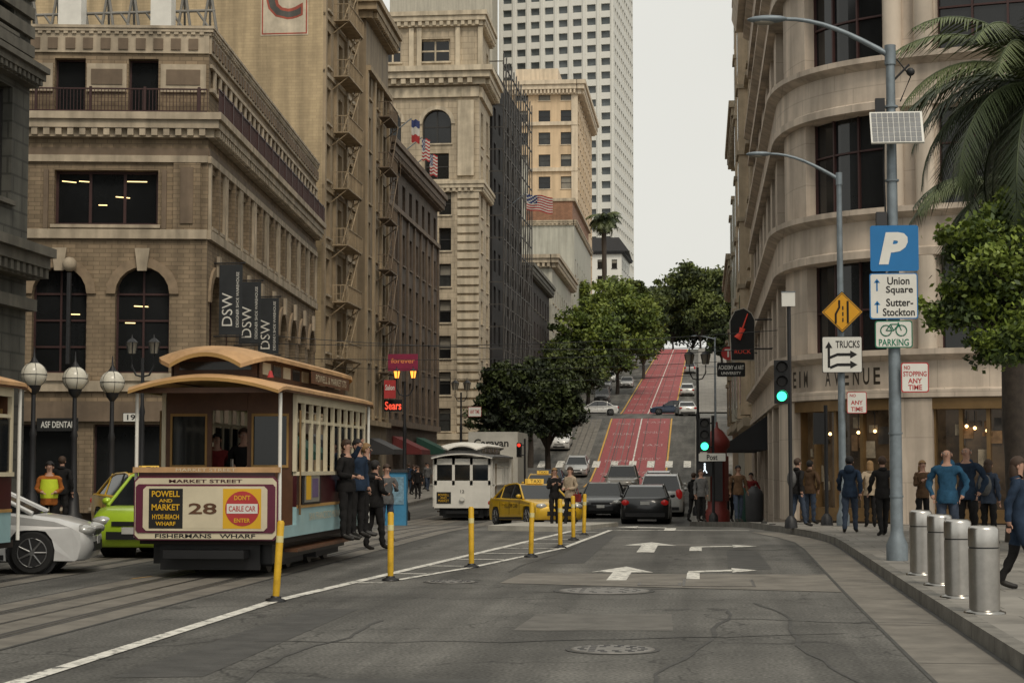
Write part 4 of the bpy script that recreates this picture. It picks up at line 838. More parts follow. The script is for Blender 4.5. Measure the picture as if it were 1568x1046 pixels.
e,mb,w,h=sign('shop_sign',188,214,632,646,60,SWH,SBK,[('19',0,0,.5,.6,SBK)],r=.02); mb.build('panel',e)
AWG=M('awning_green',(.012,.05,.035),rough=.8); AWR=M('awning_red',(.12,.02,.02),rough=.8)
for (y,m) in ((80,AWG),(87,DARKG),(95,AWR),(106,DARKG),(117,AWR),(127,AWG)):
    e=top('awning',(-19.9 if y>90 else -18.9,y,zg(y))); mb=MB(); mb.prism([(0,3.6),(0,2.4),(1.9,2.4),(1.9,2.7)],0,3.8,m); mb.build('canvas',e)
p=Vector((gx(607,60),60,zg(60))); e=top('bicycle_share_kiosk',p); mb=MB(); mb.box(-.35,.35,-.15,.15,0,1.75,M('kiosk_blue',(.05,.22,.38))); mb.box(-.28,.28,-.17,-.151,.7,1.6,M('map_sheet',(.18,.30,.38),var=.6,scale=6)); mb.box(-.4,.4,-.2,.2,1.75,1.85,DARKG); mb.build('cabinet',e)
# litter bins and news racks
for (x,y,c_) in ((2.2,57,DARKG),(1.9,59.5,M('bin_green',(.02,.06,.045)))):
    e=top('litter_bin',(x-.6,y,zg(y)+.15)); mb=MB(); mb.lathe((0,0,0),[(.24,0),(.27,.1),(.28,.85),(.24,.95),(.12,1.05),(.1,1.1)],c_,14); mb.build('bin',e)
e=top('news_rack',(8.0,47.2,.15)); mb=MB()
for k,c_ in enumerate((BLU,SRD,DARKG)): mb.box(k*.5,k*.5+.45,-.2,.2,.3,1.15,c_); mb.box(k*.5+.05,k*.5+.40,-.21,-.201,.75,1.05,GLASS2); mb.box(k*.5+.2,k*.5+.25,-.1,.1,0,.3,DARKG)
mb.build('boxes',e)
mb=MB()
def wire(p,q,sag,r=.012):
    p=Vector(p);q=Vector(q); mb.tube([p.lerp(q,k/12)-Vector((0,0,sag*4*(k/12)*(1-k/12))) for k in range(13)],r,BLACK,4,caps=False)
wire((-17.6,68,5.8),(2.4,62,5.6),.25); wire((-19.6,90,6.6),(2.4,86,6.6),.3); wire((-17.3,64,6.1),(2.4,58,5.9),.3); wire((-20,130,8),(2.4,125,8),.4,.02); wire((-17.6,72,6.9),(2.4,76,6.6),.35,.014)
mb.build('overhead_wire')
def flag(p,w,h,us_=True,name='flag',pole=2.5,dx=1):
    e=top(name,p); mb=MB(); FR=M('flag_red',(.36,.03,.03));FW=M('flag_white',(.55,.53,.48));FB=M('flag_blue',(.03,.045,.14))
    N=14; S_=13 if us_ else 3
    pt=lambda a,b: (a*w, .12*w*math.sin(a*7+b*2), -b*h-.25*w*a*(1-.3*a)-.05*math.sin(a*9))
    for i in range(N):
        for j in range(S_):
            m=(FR if j%2==0 else FW) if us_ else [FB,FW,FR][j]
            if us_ and i<N*.42 and j<7: m=FB if (i+j)%3 else FW
            mb.face([pt(i/N,j/S_),pt((i+1)/N,j/S_),pt((i+1)/N,(j+1)/S_),pt(i/N,(j+1)/S_)],m)
    mb.tube([(-pole,0,-pole*.75),(0,0,.05)],.04,GALV,6); mb.build('cloth_and_pole',e)
p=atY(806,296,166); flag(p,2.4,1.5,pole=2.2)
for k,(u,v) in enumerate(((630,183),(646,212),(658,236))): p=atY(u,v,118+4*k); flag(p,.55,1.5,k!=0,pole=1.6)
# ---------------------------------------------------------------- cable cars
CRMP=M('paint_cream',(.60,.53,.38),rough=.4,var=.14,coat=.2); MAR=M('paint_maroon',(.055,.012,.014),rough=.3,coat=.4); LBL=M('paint_lightblue',(.30,.46,.48),rough=.4,var=.15,coat=.2); WOOD=M('roof_tan',(.50,.30,.145),rough=.7,var=.3,scale=2,streak=.2); WOODD=M('wood_dark',(.11,.05,.025),rough=.45,var=.3,scale=4); PLUM=M('paint_plum',(.11,.018,.04),rough=.4); DKI=M('interior_dark',(.02,.013,.01)); YLW=M('paint_yellow',(.66,.38,.02),rough=.4,var=.08); GOLD=M('paint_gold',(.36,.21,.07)); ROOFG=M('roof_grey',(.12,.12,.12)); VLT=M('poster_violet',(.12,.08,.16))
def cable_car(loc,rz,style,num,Lc=7.4):
    e=top('cable_car',loc,rz)
    A=style==0
    post=CRMP if A else WHITE; side1=MAR if A else WHITE; side2=LBL if A else WHITE; roof=WOOD if A else ROOFG; cl=WOODD if A else WHITE; endw=WOODD if A else WHITE
    mb=MB()
    mb.box(-1.02,1.02,.1,Lc-.1,.5,.6,DKI); mb.box(-.8,.8,.9,Lc-.9,.22,.5,BLACK); mb.box(-1.1,1.1,1.2,Lc-1.2,.34,.39,WOODD)
    for y in (1.6,2.9,Lc-2.8,Lc-1.5):
        for x in (-.535,.535): mb.tube([(x-.04,y,.3),(x+.04,y,.3)],.29,STEELR,18)
        mb.cyl((-.6,y,.3),(.6,y,.3),.05,BLACK,8)
    mb.box(-.75,.75,1.3,3.2,.12,.36,DARKG); mb.box(-.75,.75,Lc-3.1,Lc-1.2,.12,.36,DARKG)
    mb.box(-.6,.6,-.12,.9,.3,.42,BLACK); mb.box(-.75,.75,.25,.3,.12,.5,BLACK); mb.box(-.9,.9,.4,1.2,.2,.5,BLACK)
    mb.build('underframe',e)
    mb=MB()
    ys,ye=1.3,Lc-.3
    for s in (-1,1):
        x0,x1=sorted((s*1.0,s*1.06))
        mb.box(x0,x1,ys,ye,.58,1.02,side2); mb.box(x0,x1,ys,ye,1.025,1.5,side1); xx0,xx1=sorted((s*1.06,s*1.075)); mb.box(xx0,xx1,ys,ye,1.0,1.045,GOLD if A else GALV); mb.box(min(s*.98,s*1.1),max(s*.98,s*1.1),ys,ye,1.5,1.56,post)
        mb.box(x0,x1,.15,ys,.58,.75,side2)
        n=10
        for k in range(n+1):
            y=ys+(ye-ys)*k/n; mb.box(s*1.03-.03,s*1.03+.03,y-.035,y+.035,1.56,2.74,post)
        mb.box(s*1.03-.035,s*1.03+.035,ys,ye,2.62,2.8,post)
        for k in range(5,n): 
            y=ys+(ye-ys)*k/n; mb.box(s*1.03-.008,s*1.03+.008,y+.04,y+(ye-ys)/n-.04,1.58,2.3,CARG)
        for k in range(n):
            y=ys+(ye-ys)*k/n; mb.box(s*1.03-.02,s*1.03+.02,y+.04,y+(ye-ys)/n-.04,2.32,2.37,post)
        for y in (.08,Lc-.08): mb.cyl((s*1.08,y,.6),(s*1.08,y,2.8),.028,WHITE,8)
        mb.cyl((s*1.1,ys+.05,.9),(s*1.1,ys+.05,2.5),.02,BRZ,6)
    for yb in (ys,ye-.05):
        for s in (-1,1):
            a,b=sorted((s*.28,s*1.0))
            mb.box(a,b,yb,yb+.05,.58,1.62,endw); mb.box(a,b,yb,yb+.05,2.45,2.8,endw); mb.box(a,a+.07,yb,yb+.05,1.62,2.45,endw); mb.box(b-.07,b,yb,yb+.05,1.62,2.45,endw)
            mb.box(a+.07,b-.07,yb+.02,yb+.03,1.62,2.45,CARG)
            for (p,q,r_,t) in ((a+.07,b-.07,1.62,1.66),(a+.07,b-.07,2.41,2.45),(a+.07,a+.1,1.66,2.41),(b-.1,b-.07,1.66,2.41)): mb.box(p,q,yb-.02,yb+.0,r_,t,GOLD if A else WHITE)
        if not A: mb.box(-.24,.24,yb-.005,yb+.04,.58,1.5,endw); mb.box(-.24,.24,yb+.01,yb+.02,1.5,2.5,CARG)
    for x in (-.3,.3): mb.box(x-.04,x+.04,ys+.05,ye,2.6,2.8,endw)
    mb.box(-.28,.28,ys-.02,ys+.04,2.5,2.8,endw)
    for s in (-1,1): mb.box(s*.75-.22,s*.75+.22,ys+.1,ye-.1,.95,1.02,WOODD); mb.box(s*.95-.03,s*.95+.03,ys+.1,ye-.1,1.02,1.5,WOODD)
    mb.box(-.95,.95,3.6,3.68,.6,1.5,WOODD); mb.box(-.28,.28,3.6,3.68,1.5,2.8,WOODD); mb.tube([(0,.9,.6),(0,.85,1.6)],.03,STEEL,6); mb.tube([(.15,.9,.6),(.2,.7,1.75)],.025,STEEL,6)
    mb.build('body',e)
    mb=MB(); nx=12
    def arch(y0s,hw,ze,rise,mat,th=.05,um=None):
        vs=[];fs=[];fu=[]
        for (y,dz,kw) in y0s:
            for i in range(nx+1): t=-1+2*i/nx; vs.append((hw*kw*t,y,ze+dz+rise*(1-t*t)))
            for i in range(nx+1): t=-1+2*i/nx; vs.append((hw*kw*t,y,ze+dz+rise*(1-t*t)-th))
        m=2*(nx+1)
        for j in range(len(y0s)-1):
            for i in range(nx):
                fs.append((j*m+i,j*m+i+1,(j+1)*m+i+1,(j+1)*m+i)); fu.append((j*m+nx+1+i,j*m+nx+2+i,(j+1)*m+nx+2+i,(j+1)*m+nx+1+i))
            for i in (0,nx): fs.append((j*m+i,j*m+nx+1+i,(j+1)*m+nx+1+i,(j+1)*m+i))
        for j in (0,len(y0s)-1):
            for i in range(nx): fu.append((j*m+i,j*m+i+1,j*m+nx+2+i,j*m+nx+1+i))
        mb.add(vs,fs,mat); mb.add(vs,fu,um or mat)
    arch([(-.25,-.07,.96),(-.1,-.02,.99),(.1,0,1),(Lc-.1,0,1),(Lc+.25,-.07,.96)],1.17,2.82,.19,roof,.05,GOLD if A else WHITE)
    mb.box(-1.15,1.15,.0,.04,2.72,2.80,WOODD if A else WHITE)
    for s in (-1,1): mb.box(s*1.14-.02,s*1.14+.02,.05,Lc,2.74,2.80,WOODD if A else WHITE)
    for s in (-1,1):
        mb.box(s*.66-.02,s*.66+.02,.45,Lc-.45,2.88,3.28,cl)
        for k in range(9): y=.6+k*(Lc-1.2)/9; mb.box(s*.685-.005,s*.685+.005,y,y+.5,3.02,3.2,GLASS2 if k%2 else CRMP)
    for y in (.45,Lc-.49): mb.box(-.66,.66,y,y+.04,2.95,3.28,cl); mb.box(-.55,.55,y-.012,y-.002,3.08,3.2,GLASS2)
    arch([(-.15,-.14,.62),(.0,-.07,.82),(.25,-.02,.94),(.6,0,1),(Lc-.6,0,1),(Lc-.25,-.02,.94),(Lc+.1,-.12,.7)],.86,3.28,.17,roof if A else WHITE,.06,GOLD if A else WHITE)
    if A:
        mb.box(.86,.875,3.2,6.4,3.0,3.2,WOODD); mb.text('POWELL & MARKET STS',CRMP,lambda x,y:(.88,4.8+x,3.1+y),width=2.6,height=.12)
        mb.tube([(.9,.2,2.95),(.9,.2,3.05)],[.05,.02],SRD,8)
    mb.build('roof',e)
    mb=MB()
    if A:
        w=2.16; z0,z1=.57,1.48; zc=(z0+z1)/2; hh=z1-z0
        P_=lambda o,m,y: mb.prism([(x,zc+z) for x,z in o],y-.012,y,m)
        def oct_(w,h,c): return [(w/2-c,h/2),(-w/2+c,h/2),(-w/2,h/2-c),(-w/2,-h/2+c),(-w/2+c,-h/2),(w/2-c,-h/2),(w/2,-h/2+c),(w/2,h/2-c)]
        mb.box(-1.02,1.02,.0,.06,.62,1.60,MAR); P_(oct_(w,hh+.02,.06),PLUM,-.005); P_(oct_(w-.04,hh-.02,.06),CRMP,-.019); P_(oct_(w-.07,hh-.20,.04),PLUM,-.033)
        P_(oct_(w-.30,hh-.26,.05),CRMP,-.047)
        mb.text('MARKET STREET',MAR,lambda x,y:(x,-.035,z1-.055+y),height=.05,width=1.1,bold=.02); mb.text('FISHERMANS   WHARF',SBK,lambda x,y:(x,-.035,z0+.055+y),height=.06,width=1.5,bold=.02)
        mb.box(-.84,-.33,-.063,-.060,zc-.29,zc+.29,SBK); mb.box(.27,.84,-.063,-.060,zc-.29,zc+.29,YLW); mb.box(-.33,.27,-.0625,-.060,zc-.29,zc+.29,CRMP)
        TX_=lambda t,x,z,wd,ht,m: mb.text(t,m,lambda X,Y_:(x+X,-.070,zc+z+Y_),width=wd,height=ht,bold=.02)
        TX_('POWELL',-.585,.215,.42,.09,YLW); TX_('AND',-.585,.115,.2,.05,YLW); TX_('MARKET',-.585,.02,.42,.09,YLW); TX_('HYDE-BEACH',-.585,-.12,.4,.07,YLW); TX_('WHARF',-.585,-.22,.3,.06,YLW)
        TX_(num,-.03,-.0,.42,.16,WOODD); mb.cyl((.56,-.0635,zc),(.56,-.066,zc),.255,SRD,28)
        TX_("DON'T",.56,.16,.24,.07,YLW); TX_('ENTER',.56,-.17,.24,.06,YLW); mb.box(.33,.79,-.069,-.067,zc-.07,zc+.07,SWH); TX_('CABLE CAR',.56,.0,.40,.08,SRD)
        mb.box(-1.1,1.1,-.03,.1,1.55,1.63,WOOD); mb.text('MARKET STREET',CRMP,lambda x,y:(x,-.035,1.59+y),width=.9,height=.045)
        mb.box(1.078,1.085,1.6,2.95,1.05,1.56,SBK); mb.box(1.086,1.09,1.75,2.85,1.08,1.53,GLASS3); mb.box(1.091,1.093,1.85,2.2,1.12,1.5,YLW); mb.box(1.091,1.093,2.3,2.75,1.15,1.45,VLT)
        mb.text('SAN FRANCISCO MUNICIPAL RAILWAY',CRMP,lambda x,y:(1.068,4.2+x,.85+y),width=4.,height=.12)
    else:
        mb.box(-1.04,1.04,.0,.06,.55,1.55,WHITE); mb.box(-.95,-.42,-.02,-.002,.75,1.25,SBK); mb.text('POWELL\nAND\nMARKET',YLW,lambda x,y:(-.69+x,-.025,1.0+y),width=.40,height=.36); mb.text(num,SBK,lambda x,y:(.0+x,-.02,1.28+y),height=.13)
        for (a,b) in ((-.95,-.38),(-.28,.28),(.38,.95)): mb.box(a,b,.02,.03,1.75,2.45,CARG)
        for a in (-1.04,-.38,.28,.95): mb.box(a,a+.1,.0,.05,1.55,2.8,WHITE)
        mb.box(-1.04,1.04,0,.05,1.55,1.75,WHITE); mb.box(-1.04,1.04,0,.05,2.45,2.8,WHITE)
        mb.cyl((0,-.02,.95),(0,-.1,.95),.1,SWH,12)
    mb.build('dash_sign',e)
    return e
CX=(gx(205,26.3)+gx(428,26.3))/2
cable_car((CX,26.3,0),0,0,'28',7.3)
c12=gx(708,72); e=cable_car((c12,72,zg(73)),0,1,'12',7.4); e.scale=(1.08,1,.90)
cable_car((-10.75,17.9,0),0,0,'9',7.4)
# ---------------------------------------------------------------- cars
TIRE=M('tire',(.015,.015,.015),rough=.85); RIM=M('rim',(.24,.24,.24),rough=.35,metal=.8); HL=M('headlight',(.5,.5,.48),rough=.1,metal=.3); TL=M('taillight',(.30,.012,.01),rough=.2,emit=.3); PLT=M('plate',(.5,.5,.48)); TRB=M('black_trim',(.015,.015,.016),rough=.5)
def paint(n,c): return M('carpaint_'+n,c,rough=.3,metal=.15,var=.14,scale=2,coat=.5)
def car(loc,ang,kind='sedan',col=None,name='car',L=4.6,W=1.8,H=1.45,taxi=False,rim=RIM,beacon=None):
    e=top(name,loc); e.rotation_euler=(0,0,ang)
    if abs(math.cos(ang))<.5:
        dy=1.2; sl=math.atan2(zg(loc[1]+dy)-zg(loc[1]-dy),2*dy); q=Matrix.Rotation(sl,3,'X')@Matrix.Rotation(ang,3,'Z'); e.rotation_euler=q.to_euler()
    h=L/2; g=.2; wr=.33; xf=h-.88; xr=-h+.82; ar=wr+.07
    sh=.92 if kind in('sedan','hatch','prius') else 1.02
    def arcp(cx): return [(cx+ar*math.cos(R(a)),max(g,wr+ar*math.sin(R(a)))) for a in range(180+18,-19,-24)][::-1]
    if kind=='sedan': up=[(h,.42),(h+.0,.62),(h-.12,.72),(h-.45,.80),(L*.20,sh),(-L*.28,sh+.06),(-h+.18,sh+.07),(-h+.02,sh-.02),(-h,.5)]; gh=[(L*.22,sh-.02),(L*.05,H-.05),(-L*.02,H),(-L*.17,H-.02),(-L*.24,H-.08),(-L*.38,sh+.05)]
    elif kind=='prius': up=[(h,.40),(h-.02,.62),(h-.2,.76),(h-.5,.85),(L*.24,sh+.02),(-L*.28,sh+.1),(-h+.12,sh+.14),(-h,sh+.02),(-h,.5)]; gh=[(L*.30,sh-.0),(L*.06,H-.04),(-L*.04,H),(-L*.2,H-.06),(-L*.46,sh+.12)]
    elif kind=='hatch': up=[(h,.42),(h-.02,.66),(h-.18,.80),(h-.5,.90),(L*.22,sh+.02),(-L*.3,sh+.05),(-h+.08,sh+.04),(-h,sh-.1),(-h,.5)]; gh=[(L*.27,sh-.0),(L*.08,H-.05),(0,H),(-L*.3,H-.03),(-L*.36,H-.08),(-L*.47,sh+.02)]
    else: up=[(h,.45),(h-.0,.78),(h-.12,.92),(h-.5,sh),(L*.20,sh+.08),(-L*.3,sh+.08),(-h+.04,sh+.06),(-h,sh-.05),(-h,.5)]; gh=[(L*.24,sh+.04),(L*.10,H-.06),(L*.02,H),(-L*.36,H),(-L*.42,H-.06),(-L*.48,sh+.04)]
    prof=[(h-.06,g+.03)]+up+[(-h+.06,g+.03)]
    bottom=[(-h+.12,g)]+[p for p in arcp(xr)[::-1]]+[p for p in arcp(xf)[::-1]]+[(h-.12,g)]
    prof=prof+bottom
    mb=MB(); col=col or paint('grey',(.2,.2,.2)); n=len(prof)
    rings=[]
    for (y,kx,dz) in ((-W/2,.10,.05),(-W/2+.05,.05,.015),(-W/2+.22,.0,0),(W/2-.22,0,0),(W/2-.05,.05,.015),(W/2,.10,.05)):
        rr=[]
        for (x,z) in prof:
            k=(abs(x)/h)**4; x2=x-math.copysign(kx*1.6*k,x); z2=z-(dz if z>.7 else 0); y2=y*(1-.05*k)
            if z<.35 and abs(y)>W/2-.1: y2*=.985
            rr.append((x2,y2,z2))
        rings.append(rr)
    vs=[p for r_ in rings for p in r_]; fs=[]
    for i in range(5):
        for k in range(n): fs.append((i*n+k,i*n+(k+1)%n,(i+1)*n+(k+1)%n,(i+1)*n+k))
    mb.add(vs,fs,col,True); mb.face(rings[0],col); mb.face(rings[-1][::-1],col)
    mb.box(-h+.3,h-.3,-W/2+.15,W/2-.15,.18,.5,TRB)
    def yw(z): t=(z-sh)/(H-sh); return (W/2-.07)*(1-max(0,t)) + (W/2-.27)*max(0,t)
    m=len(gh); l=[(x,-yw(z),z) for x,z in gh]; r_=[(x,yw(z),z) for x,z in gh]
    mb.add(l+r_,[tuple(range(m)),tuple(range(m,2*m))],CARG); 
    for k in range(m-1):
        z=(gh[k][1]+gh[k+1][1])/2; mt=col if z>H-.1 else CARG
        mb.add([l[k],l[k+1],r_[k+1],r_[k]],[(0,1,2,3)],mt,False)
    for sd in (l,r_): mb.tube(sd,[.04]+[.032]*(m-2)+[.045],col,6)
    xb=-L*.03
    for sg in (-1,1):
        for xx in ((xb,-L*.24) if kind!='prius' else (xb-.1,-L*.26)): mb.tube([(xx,sg*yw(sh),sh),(xx-.03,sg*(yw(H)+.002),H-.03)],.03,TRB if xx==xb else col,5)
        mb.ball((L*.19,sg*(W/2+.06),sh+.08),(.09,.1,.07),col,8,6)
        for xx in (L*.17,xb,-L*.22): mb.box(xx-.006,xx+.006,sg*(W/2)-.004,sg*(W/2)+.004,.38,sh-.08,TRB)
        for xx in (xb+.12,-L*.2+.1): mb.box(xx,xx+.16,sg*W/2-.01,sg*W/2+.02,sh-.17,sh-.14,col)
        mb.box(-h+1.25,h-1.3,sg*W/2-.01,sg*W/2+.008,.22,.30,TRB)
        for xx in (xf,xr):
            y0,y1=sg*(W/2-.22),sg*(W/2-.005)
            mb.tube([(xx,y0,wr),(xx,y1-sg*.02,wr),(xx,y1,wr)],[wr,wr,wr-.03],TIRE,22); mb.tube([(xx,y1-sg*.04,wr),(xx,y1+sg*.003,wr)],[wr*.7,wr*.68],TRB,20)
            for k in range(7): a=k*math.tau/7; mb.tube([(xx+.04*math.cos(a),y1+sg*.006,wr+.04*math.sin(a)),(xx+wr*.66*math.cos(a),y1+sg*.006,wr+wr*.66*math.sin(a))],[.022,.016],rim,5)
            mb.tube([(xx+wr*.66*math.cos(t*math.pi/10),y1+sg*.004,wr+wr*.66*math.sin(t*math.pi/10)) for t in range(21)],.012,rim,4,False)
            mb.tube([(xx,y1-.01*sg,wr),(xx,y1+sg*.012,wr)],.045,rim,8)
            mb.tube([(xx,sg*(W/2-.5),wr),(xx,sg*(W/2-.09),wr)],ar-.005,TRB,16)
        y=sg*(W/2-.24)
        mb.ball((h-.13,y,.66 if kind!='suv' else .78),(.17,.2,.095),HL,10,6)
        mb.ball((-h+.07,sg*(W/2-.2),.80 if kind in('sedan','prius') else .95),(.1,.17,.11 if kind!='suv' else .22),TL,10,6)
    mb.box(h-.06,h+.012,-W*.28,W*.28,.34,.48,TRB); mb.box(h-.1,h+.008,-W*.22,W*.22,.58,.66,TRB); mb.box(h+.0,h+.02,-.16,.16,.44,.56,PLT)
    mb.box(-h-.012,-h+.06,-.17,.17,.72,.84,PLT); mb.box(-h-.02,-h+.1,-W*.4,W*.4,.28,.42,TRB)
    if taxi: mb.box(-.15,.1,-.3,.3,H,H+.17,M('taxi_sign',(.7,.45,.08),emit=.3)); mb.text('TAXI',SBK,lambda x,y:(.105,x,H+.085+y),width=.4)
    if taxi: 
        for sg in (-1,1): mb.text('YELLOW CAB',SBK,lambda x,y:(x*(-sg),sg*(W/2+.006),.68+y),width=1.2)
    mb.build('body',e); return e
WH=paint('white',(.66,.655,.63)); SIL=paint('silver',(.38,.38,.37)); BK=paint('black',(.014,.015,.017)); TX=paint('taxi',(.62,.38,.02)); LIME=paint('lime',(.38,.55,.03)); GRY=paint('grey',(.13,.13,.13)); BEI=paint('beige',(.25,.23,.2)); BL=paint('blue',(.03,.05,.09))
AW_,TO=R(90),R(-90)
car((gx(158,27.9)-2.3,27.6,0),R(12),'prius',paint('pearl',(.60,.60,.59)),L=4.45,W=1.75,H=1.49)
car((gx(200,31.5),33.6,0),R(-92),'hatch',LIME,L=3.7,W=1.62,H=1.5)
car((gx(150,38.5),42.5,0),R(-55),'sedan',TX,name='taxi',taxi=True,H=1.48)
car((gx(808,61),63.5,zg(63.5)),R(-62),'sedan',TX,name='taxi',taxi=True)
car((gx(826,95),97,zg(97)),TO,'sedan',TX,name='taxi',taxi=True)
car((gx(920,76),78,zg(78)),TO,'sedan',BK)
car((gx(987,67.5),70,zg(70)),AW_,'sedan',BK,W=1.82)
car((gx(1012,78),80,zg(80)),AW_,'suv',WH,H=1.78,W=1.9,L=4.8)
car((gx(1018,91),93,zg(93)),AW_,'hatch',WH,H=1.5)
car((gx(1008,104),106,zg(106)),AW_,'sedan',WH)
car((gx(950,104),107,zg(107)),TO,'suv',BEI,H=1.75,W=1.85)
car((gx(838,112),114,zg(114)),TO,'sedan',BL)
car((gx(884,146),146,zg(146)),TO,'sedan',SIL); car((gx(859,160),160,zg(160)),TO,'suv',WH,H=1.75); car((gx(838,166),168,zg(167)),TO,'suv',GRY,H=1.7)
car((gx(912,187),188,zg(188)),R(185),'sedan',WH); car((gx(1050,184),185,zg(185)),R(97),'sedan',WH); 
car((gx(960,246),247,zg(247)),TO,'sedan',SIL); car((gx(922,215),216,zg(216)),TO,'suv',GRY,H=1.7); car((gx(926,240),240,zg(240)),TO,'suv',SIL,H=1.7); car((gx(934,262),262,zg(262)),TO,'sedan',WH); car((gx(1030,189),190,zg(190)),R(180),'sedan',BL)
for k,(y,c_) in enumerate(((205,BK),(229,WH),(253,GRY),(284,SIL),(340,WH))): car((-14.4 if k%2==0 else -1.75,y,zg(y)),TO if k%2==0 else AW_,'sedan' if k%3 else 'suv',c_,H=1.5 if k%3 else 1.72)
e=top('box_truck',(gx(752,98),98,zg(98))); mb=MB(); mb.box(-1.35,1.35,.9,6.5,.9,3.7,M('truck_white',(.46,.45,.41),var=.15)); mb.box(-1.1,1.1,.0,.95,.5,2.3,WHITE); mb.box(-1.0,1.0,-.02,.0,1.35,2.1,CARG); mb.text('Caravan',SBK,lambda x,y:(x-.1,.89,3.1+y),width=1.9,bold=.02)
for x in (-.95,.95):
    for y in (.6,5.2): mb.tube([(x-.12,y,.4),(x+.12,y,.4)],.4,TIRE,16)
mb.box(-1.1,1.1,0,6.4,.45,.6,TRB); mb.box(-1.,-.7,-.03,-.0,.75,.95,HL); mb.box(.7,1.,-.03,0,.75,.95,HL); mb.build('body',e)
# ---------------------------------------------------------------- people
SK=[M('skin_a',(.40,.23,.165),rough=.65,var=.12),M('skin_b',(.22,.12,.08),rough=.6,var=.08)]
def cloth(n,c): return M('cloth_'+n,c,rough=.95,var=.4,scale=7,bump=.3,spec=.12)
HB=M('hair_brown',(.045,.025,.015),rough=.7); HBK=M('hair_black',(.012,.010,.01),rough=.7); HBL=M('hair_blonde',(.22,.13,.055),rough=.7); HG=M('hair_grey',(.22,.21,.20),rough=.7)
CN=cloth('navy',(.025,.04,.068)); CB=cloth('blue',(.03,.09,.16)); CK=cloth('black',(.020,.019,.019)); CJ=cloth('denim',(.05,.065,.095)); CGR=cloth('grey',(.12,.12,.12)); CT=cloth('tan',(.40,.32,.23)); CR=cloth('red',(.2,.03,.03)); CO=cloth('orange',(.35,.12,.03)); CG=cloth('olive',(.08,.09,.05)); CBR=cloth('brown',(.10,.06,.035)); VEST=M('vest_hi',(.5,.6,.03),emit=.05)
SHO=M('shoe',(.02,.018,.016),rough=.5)
def person(loc,rz,h=1.72,topm=CK,bot=CJ,hair=HB,skin=0,stride=0.,arms='down',female=False,bag=None,bald=False,name='person',lean=0.,long=False):
    k=h/1.75; skm=SK[skin]; V=[];E_=[]
    def v(p,rx,ry=None): V.append((Vector(p),rx,ry or rx)); return len(V)-1
    sw=.165 if female else .195
    a=stride
    def leg(s,fwd):
        hip=Vector((s*.09,0,.90))
        if fwd: kn=hip+Vector((s*.01,-.43*math.sin(a),-.43*math.cos(a))); an=kn+Vector((0,-.40*math.sin(a*.55),-.40*math.cos(a*.55)))
        else: kn=hip+Vector((s*.01,.43*math.sin(a*.5),-.43*math.cos(a*.5))); an=kn+Vector((0,.40*math.sin(a*1.3),-.40*math.cos(a*1.3)))
        heel=0 if fwd or a<.1 else .06
        return hip,kn,an,an+Vector((s*.02,-.16,-.045-heel*.2))
    pe=v((0,0,.95),.145,.11); w=v((0,-.0,1.10),.145 if not female else .12,.11); ch=v((0,-.01+lean*.1,1.30),.17 if not female else .145,.12); nb=v((0,.0+lean*.15,1.46),.078); nk=v((0,-.005+lean*.2,1.53),.052); 
    hd=v((0,-.015+lean*.25,1.63),.078,.09); ht=v((0,-.005+lean*.25,1.71),.062,.07)
    E_+=[(pe,w,'t'),(w,ch,'t'),(ch,nb,'t'),(nb,nk,'s'),(nk,hd,'s'),(hd,ht,'s')]
    feet=[]
    for s,fw in ((-1,True),(1,False)):
        q=leg(s,fw); i0=v(q[0],.102,.105); i1=v(q[1],.073); i2=v(q[2],.055); i3=v(q[3],.040); i4=v(q[3]+Vector((0,-.07,-.004)),.03)
        E_+=[(pe,i0,'b'),(i0,i1,'b'),(i1,i2,'b'),(i2,i3,'f'),(i3,i4,'f')]; feet.append(q[2].z)
    hands=[]
    for s in (-1,1):
        sh=Vector((s*sw,.0+lean*.1,1.415))
        if arms=='down': el=sh+Vector((s*.05,.03,-.28)); wr=el+Vector((s*.0,-.07,-.24))
        elif arms=='walk': t=(.45 if s>0 else -.4)*min(1,a*2.5); el=sh+Vector((s*.05,-.28*math.sin(t)+.03,-.28*math.cos(t))); wr=el+Vector((0,-.24*math.sin(t+.35),-.24*math.cos(t+.35)))
        elif arms=='pocket': el=sh+Vector((s*.12,.08,-.26)); wr=el+Vector((-s*.08,-.12,-.2))
        elif arms=='phone': el=sh+Vector((s*.04,-.04,-.28)); wr=el+Vector((-s*.10,-.20,.12))
        elif arms=='up' : el=sh+(Vector((s*.10,-.2,.02)) if s<0 else Vector((s*.05,.03,-.28))); wr=el+(Vector((0,-.14,.20)) if s<0 else Vector((0,-.07,-.24)))
        else: el=sh+Vector((s*.06,.02,-.27)); wr=el+Vector((-s*.12,-.2,-.04))
        d=(wr-el).normalized(); pm=wr+d*.07
        j=v(sh,.070,.068); j1=v(el,.060); j2=v(wr,.042); j3=v(pm,.036,.024)
        E_+=[(ch,j,'t'),(j,j1,'t'),(j1,j2,'t'),(j2,j3,'s')]; hands.append((s,wr,pm,d))
    dz=.085-min(feet)
    me=bpy.data.meshes.new('tmp'); me.from_pydata([p[0]+Vector((0,0,dz)) for p in V],[(x[0],x[1]) for x in E_],[]); ob=bpy.data.objects.new('tmp',me); sc.collection.objects.link(ob)
    ob.modifiers.new('s','SKIN'); sub=ob.modifiers.new('u','SUBSURF'); sub.levels=1; sub.render_levels=1
    for i,sv in enumerate(me.skin_vertices[0].data): sv.radius=(V[i][1],V[i][2]); sv.use_root=(i==0)
    dg=bpy.context.evaluated_depsgraph_get(); m2=bpy.data.meshes.new_from_object(ob.evaluated_get(dg))
    mb=MB(); mb.T=Matrix.Scale(k,4)
    co=[vv.co.copy() for vv in m2.vertices]; lab={'t':[], 'b':[], 's':[], 'f':[]}
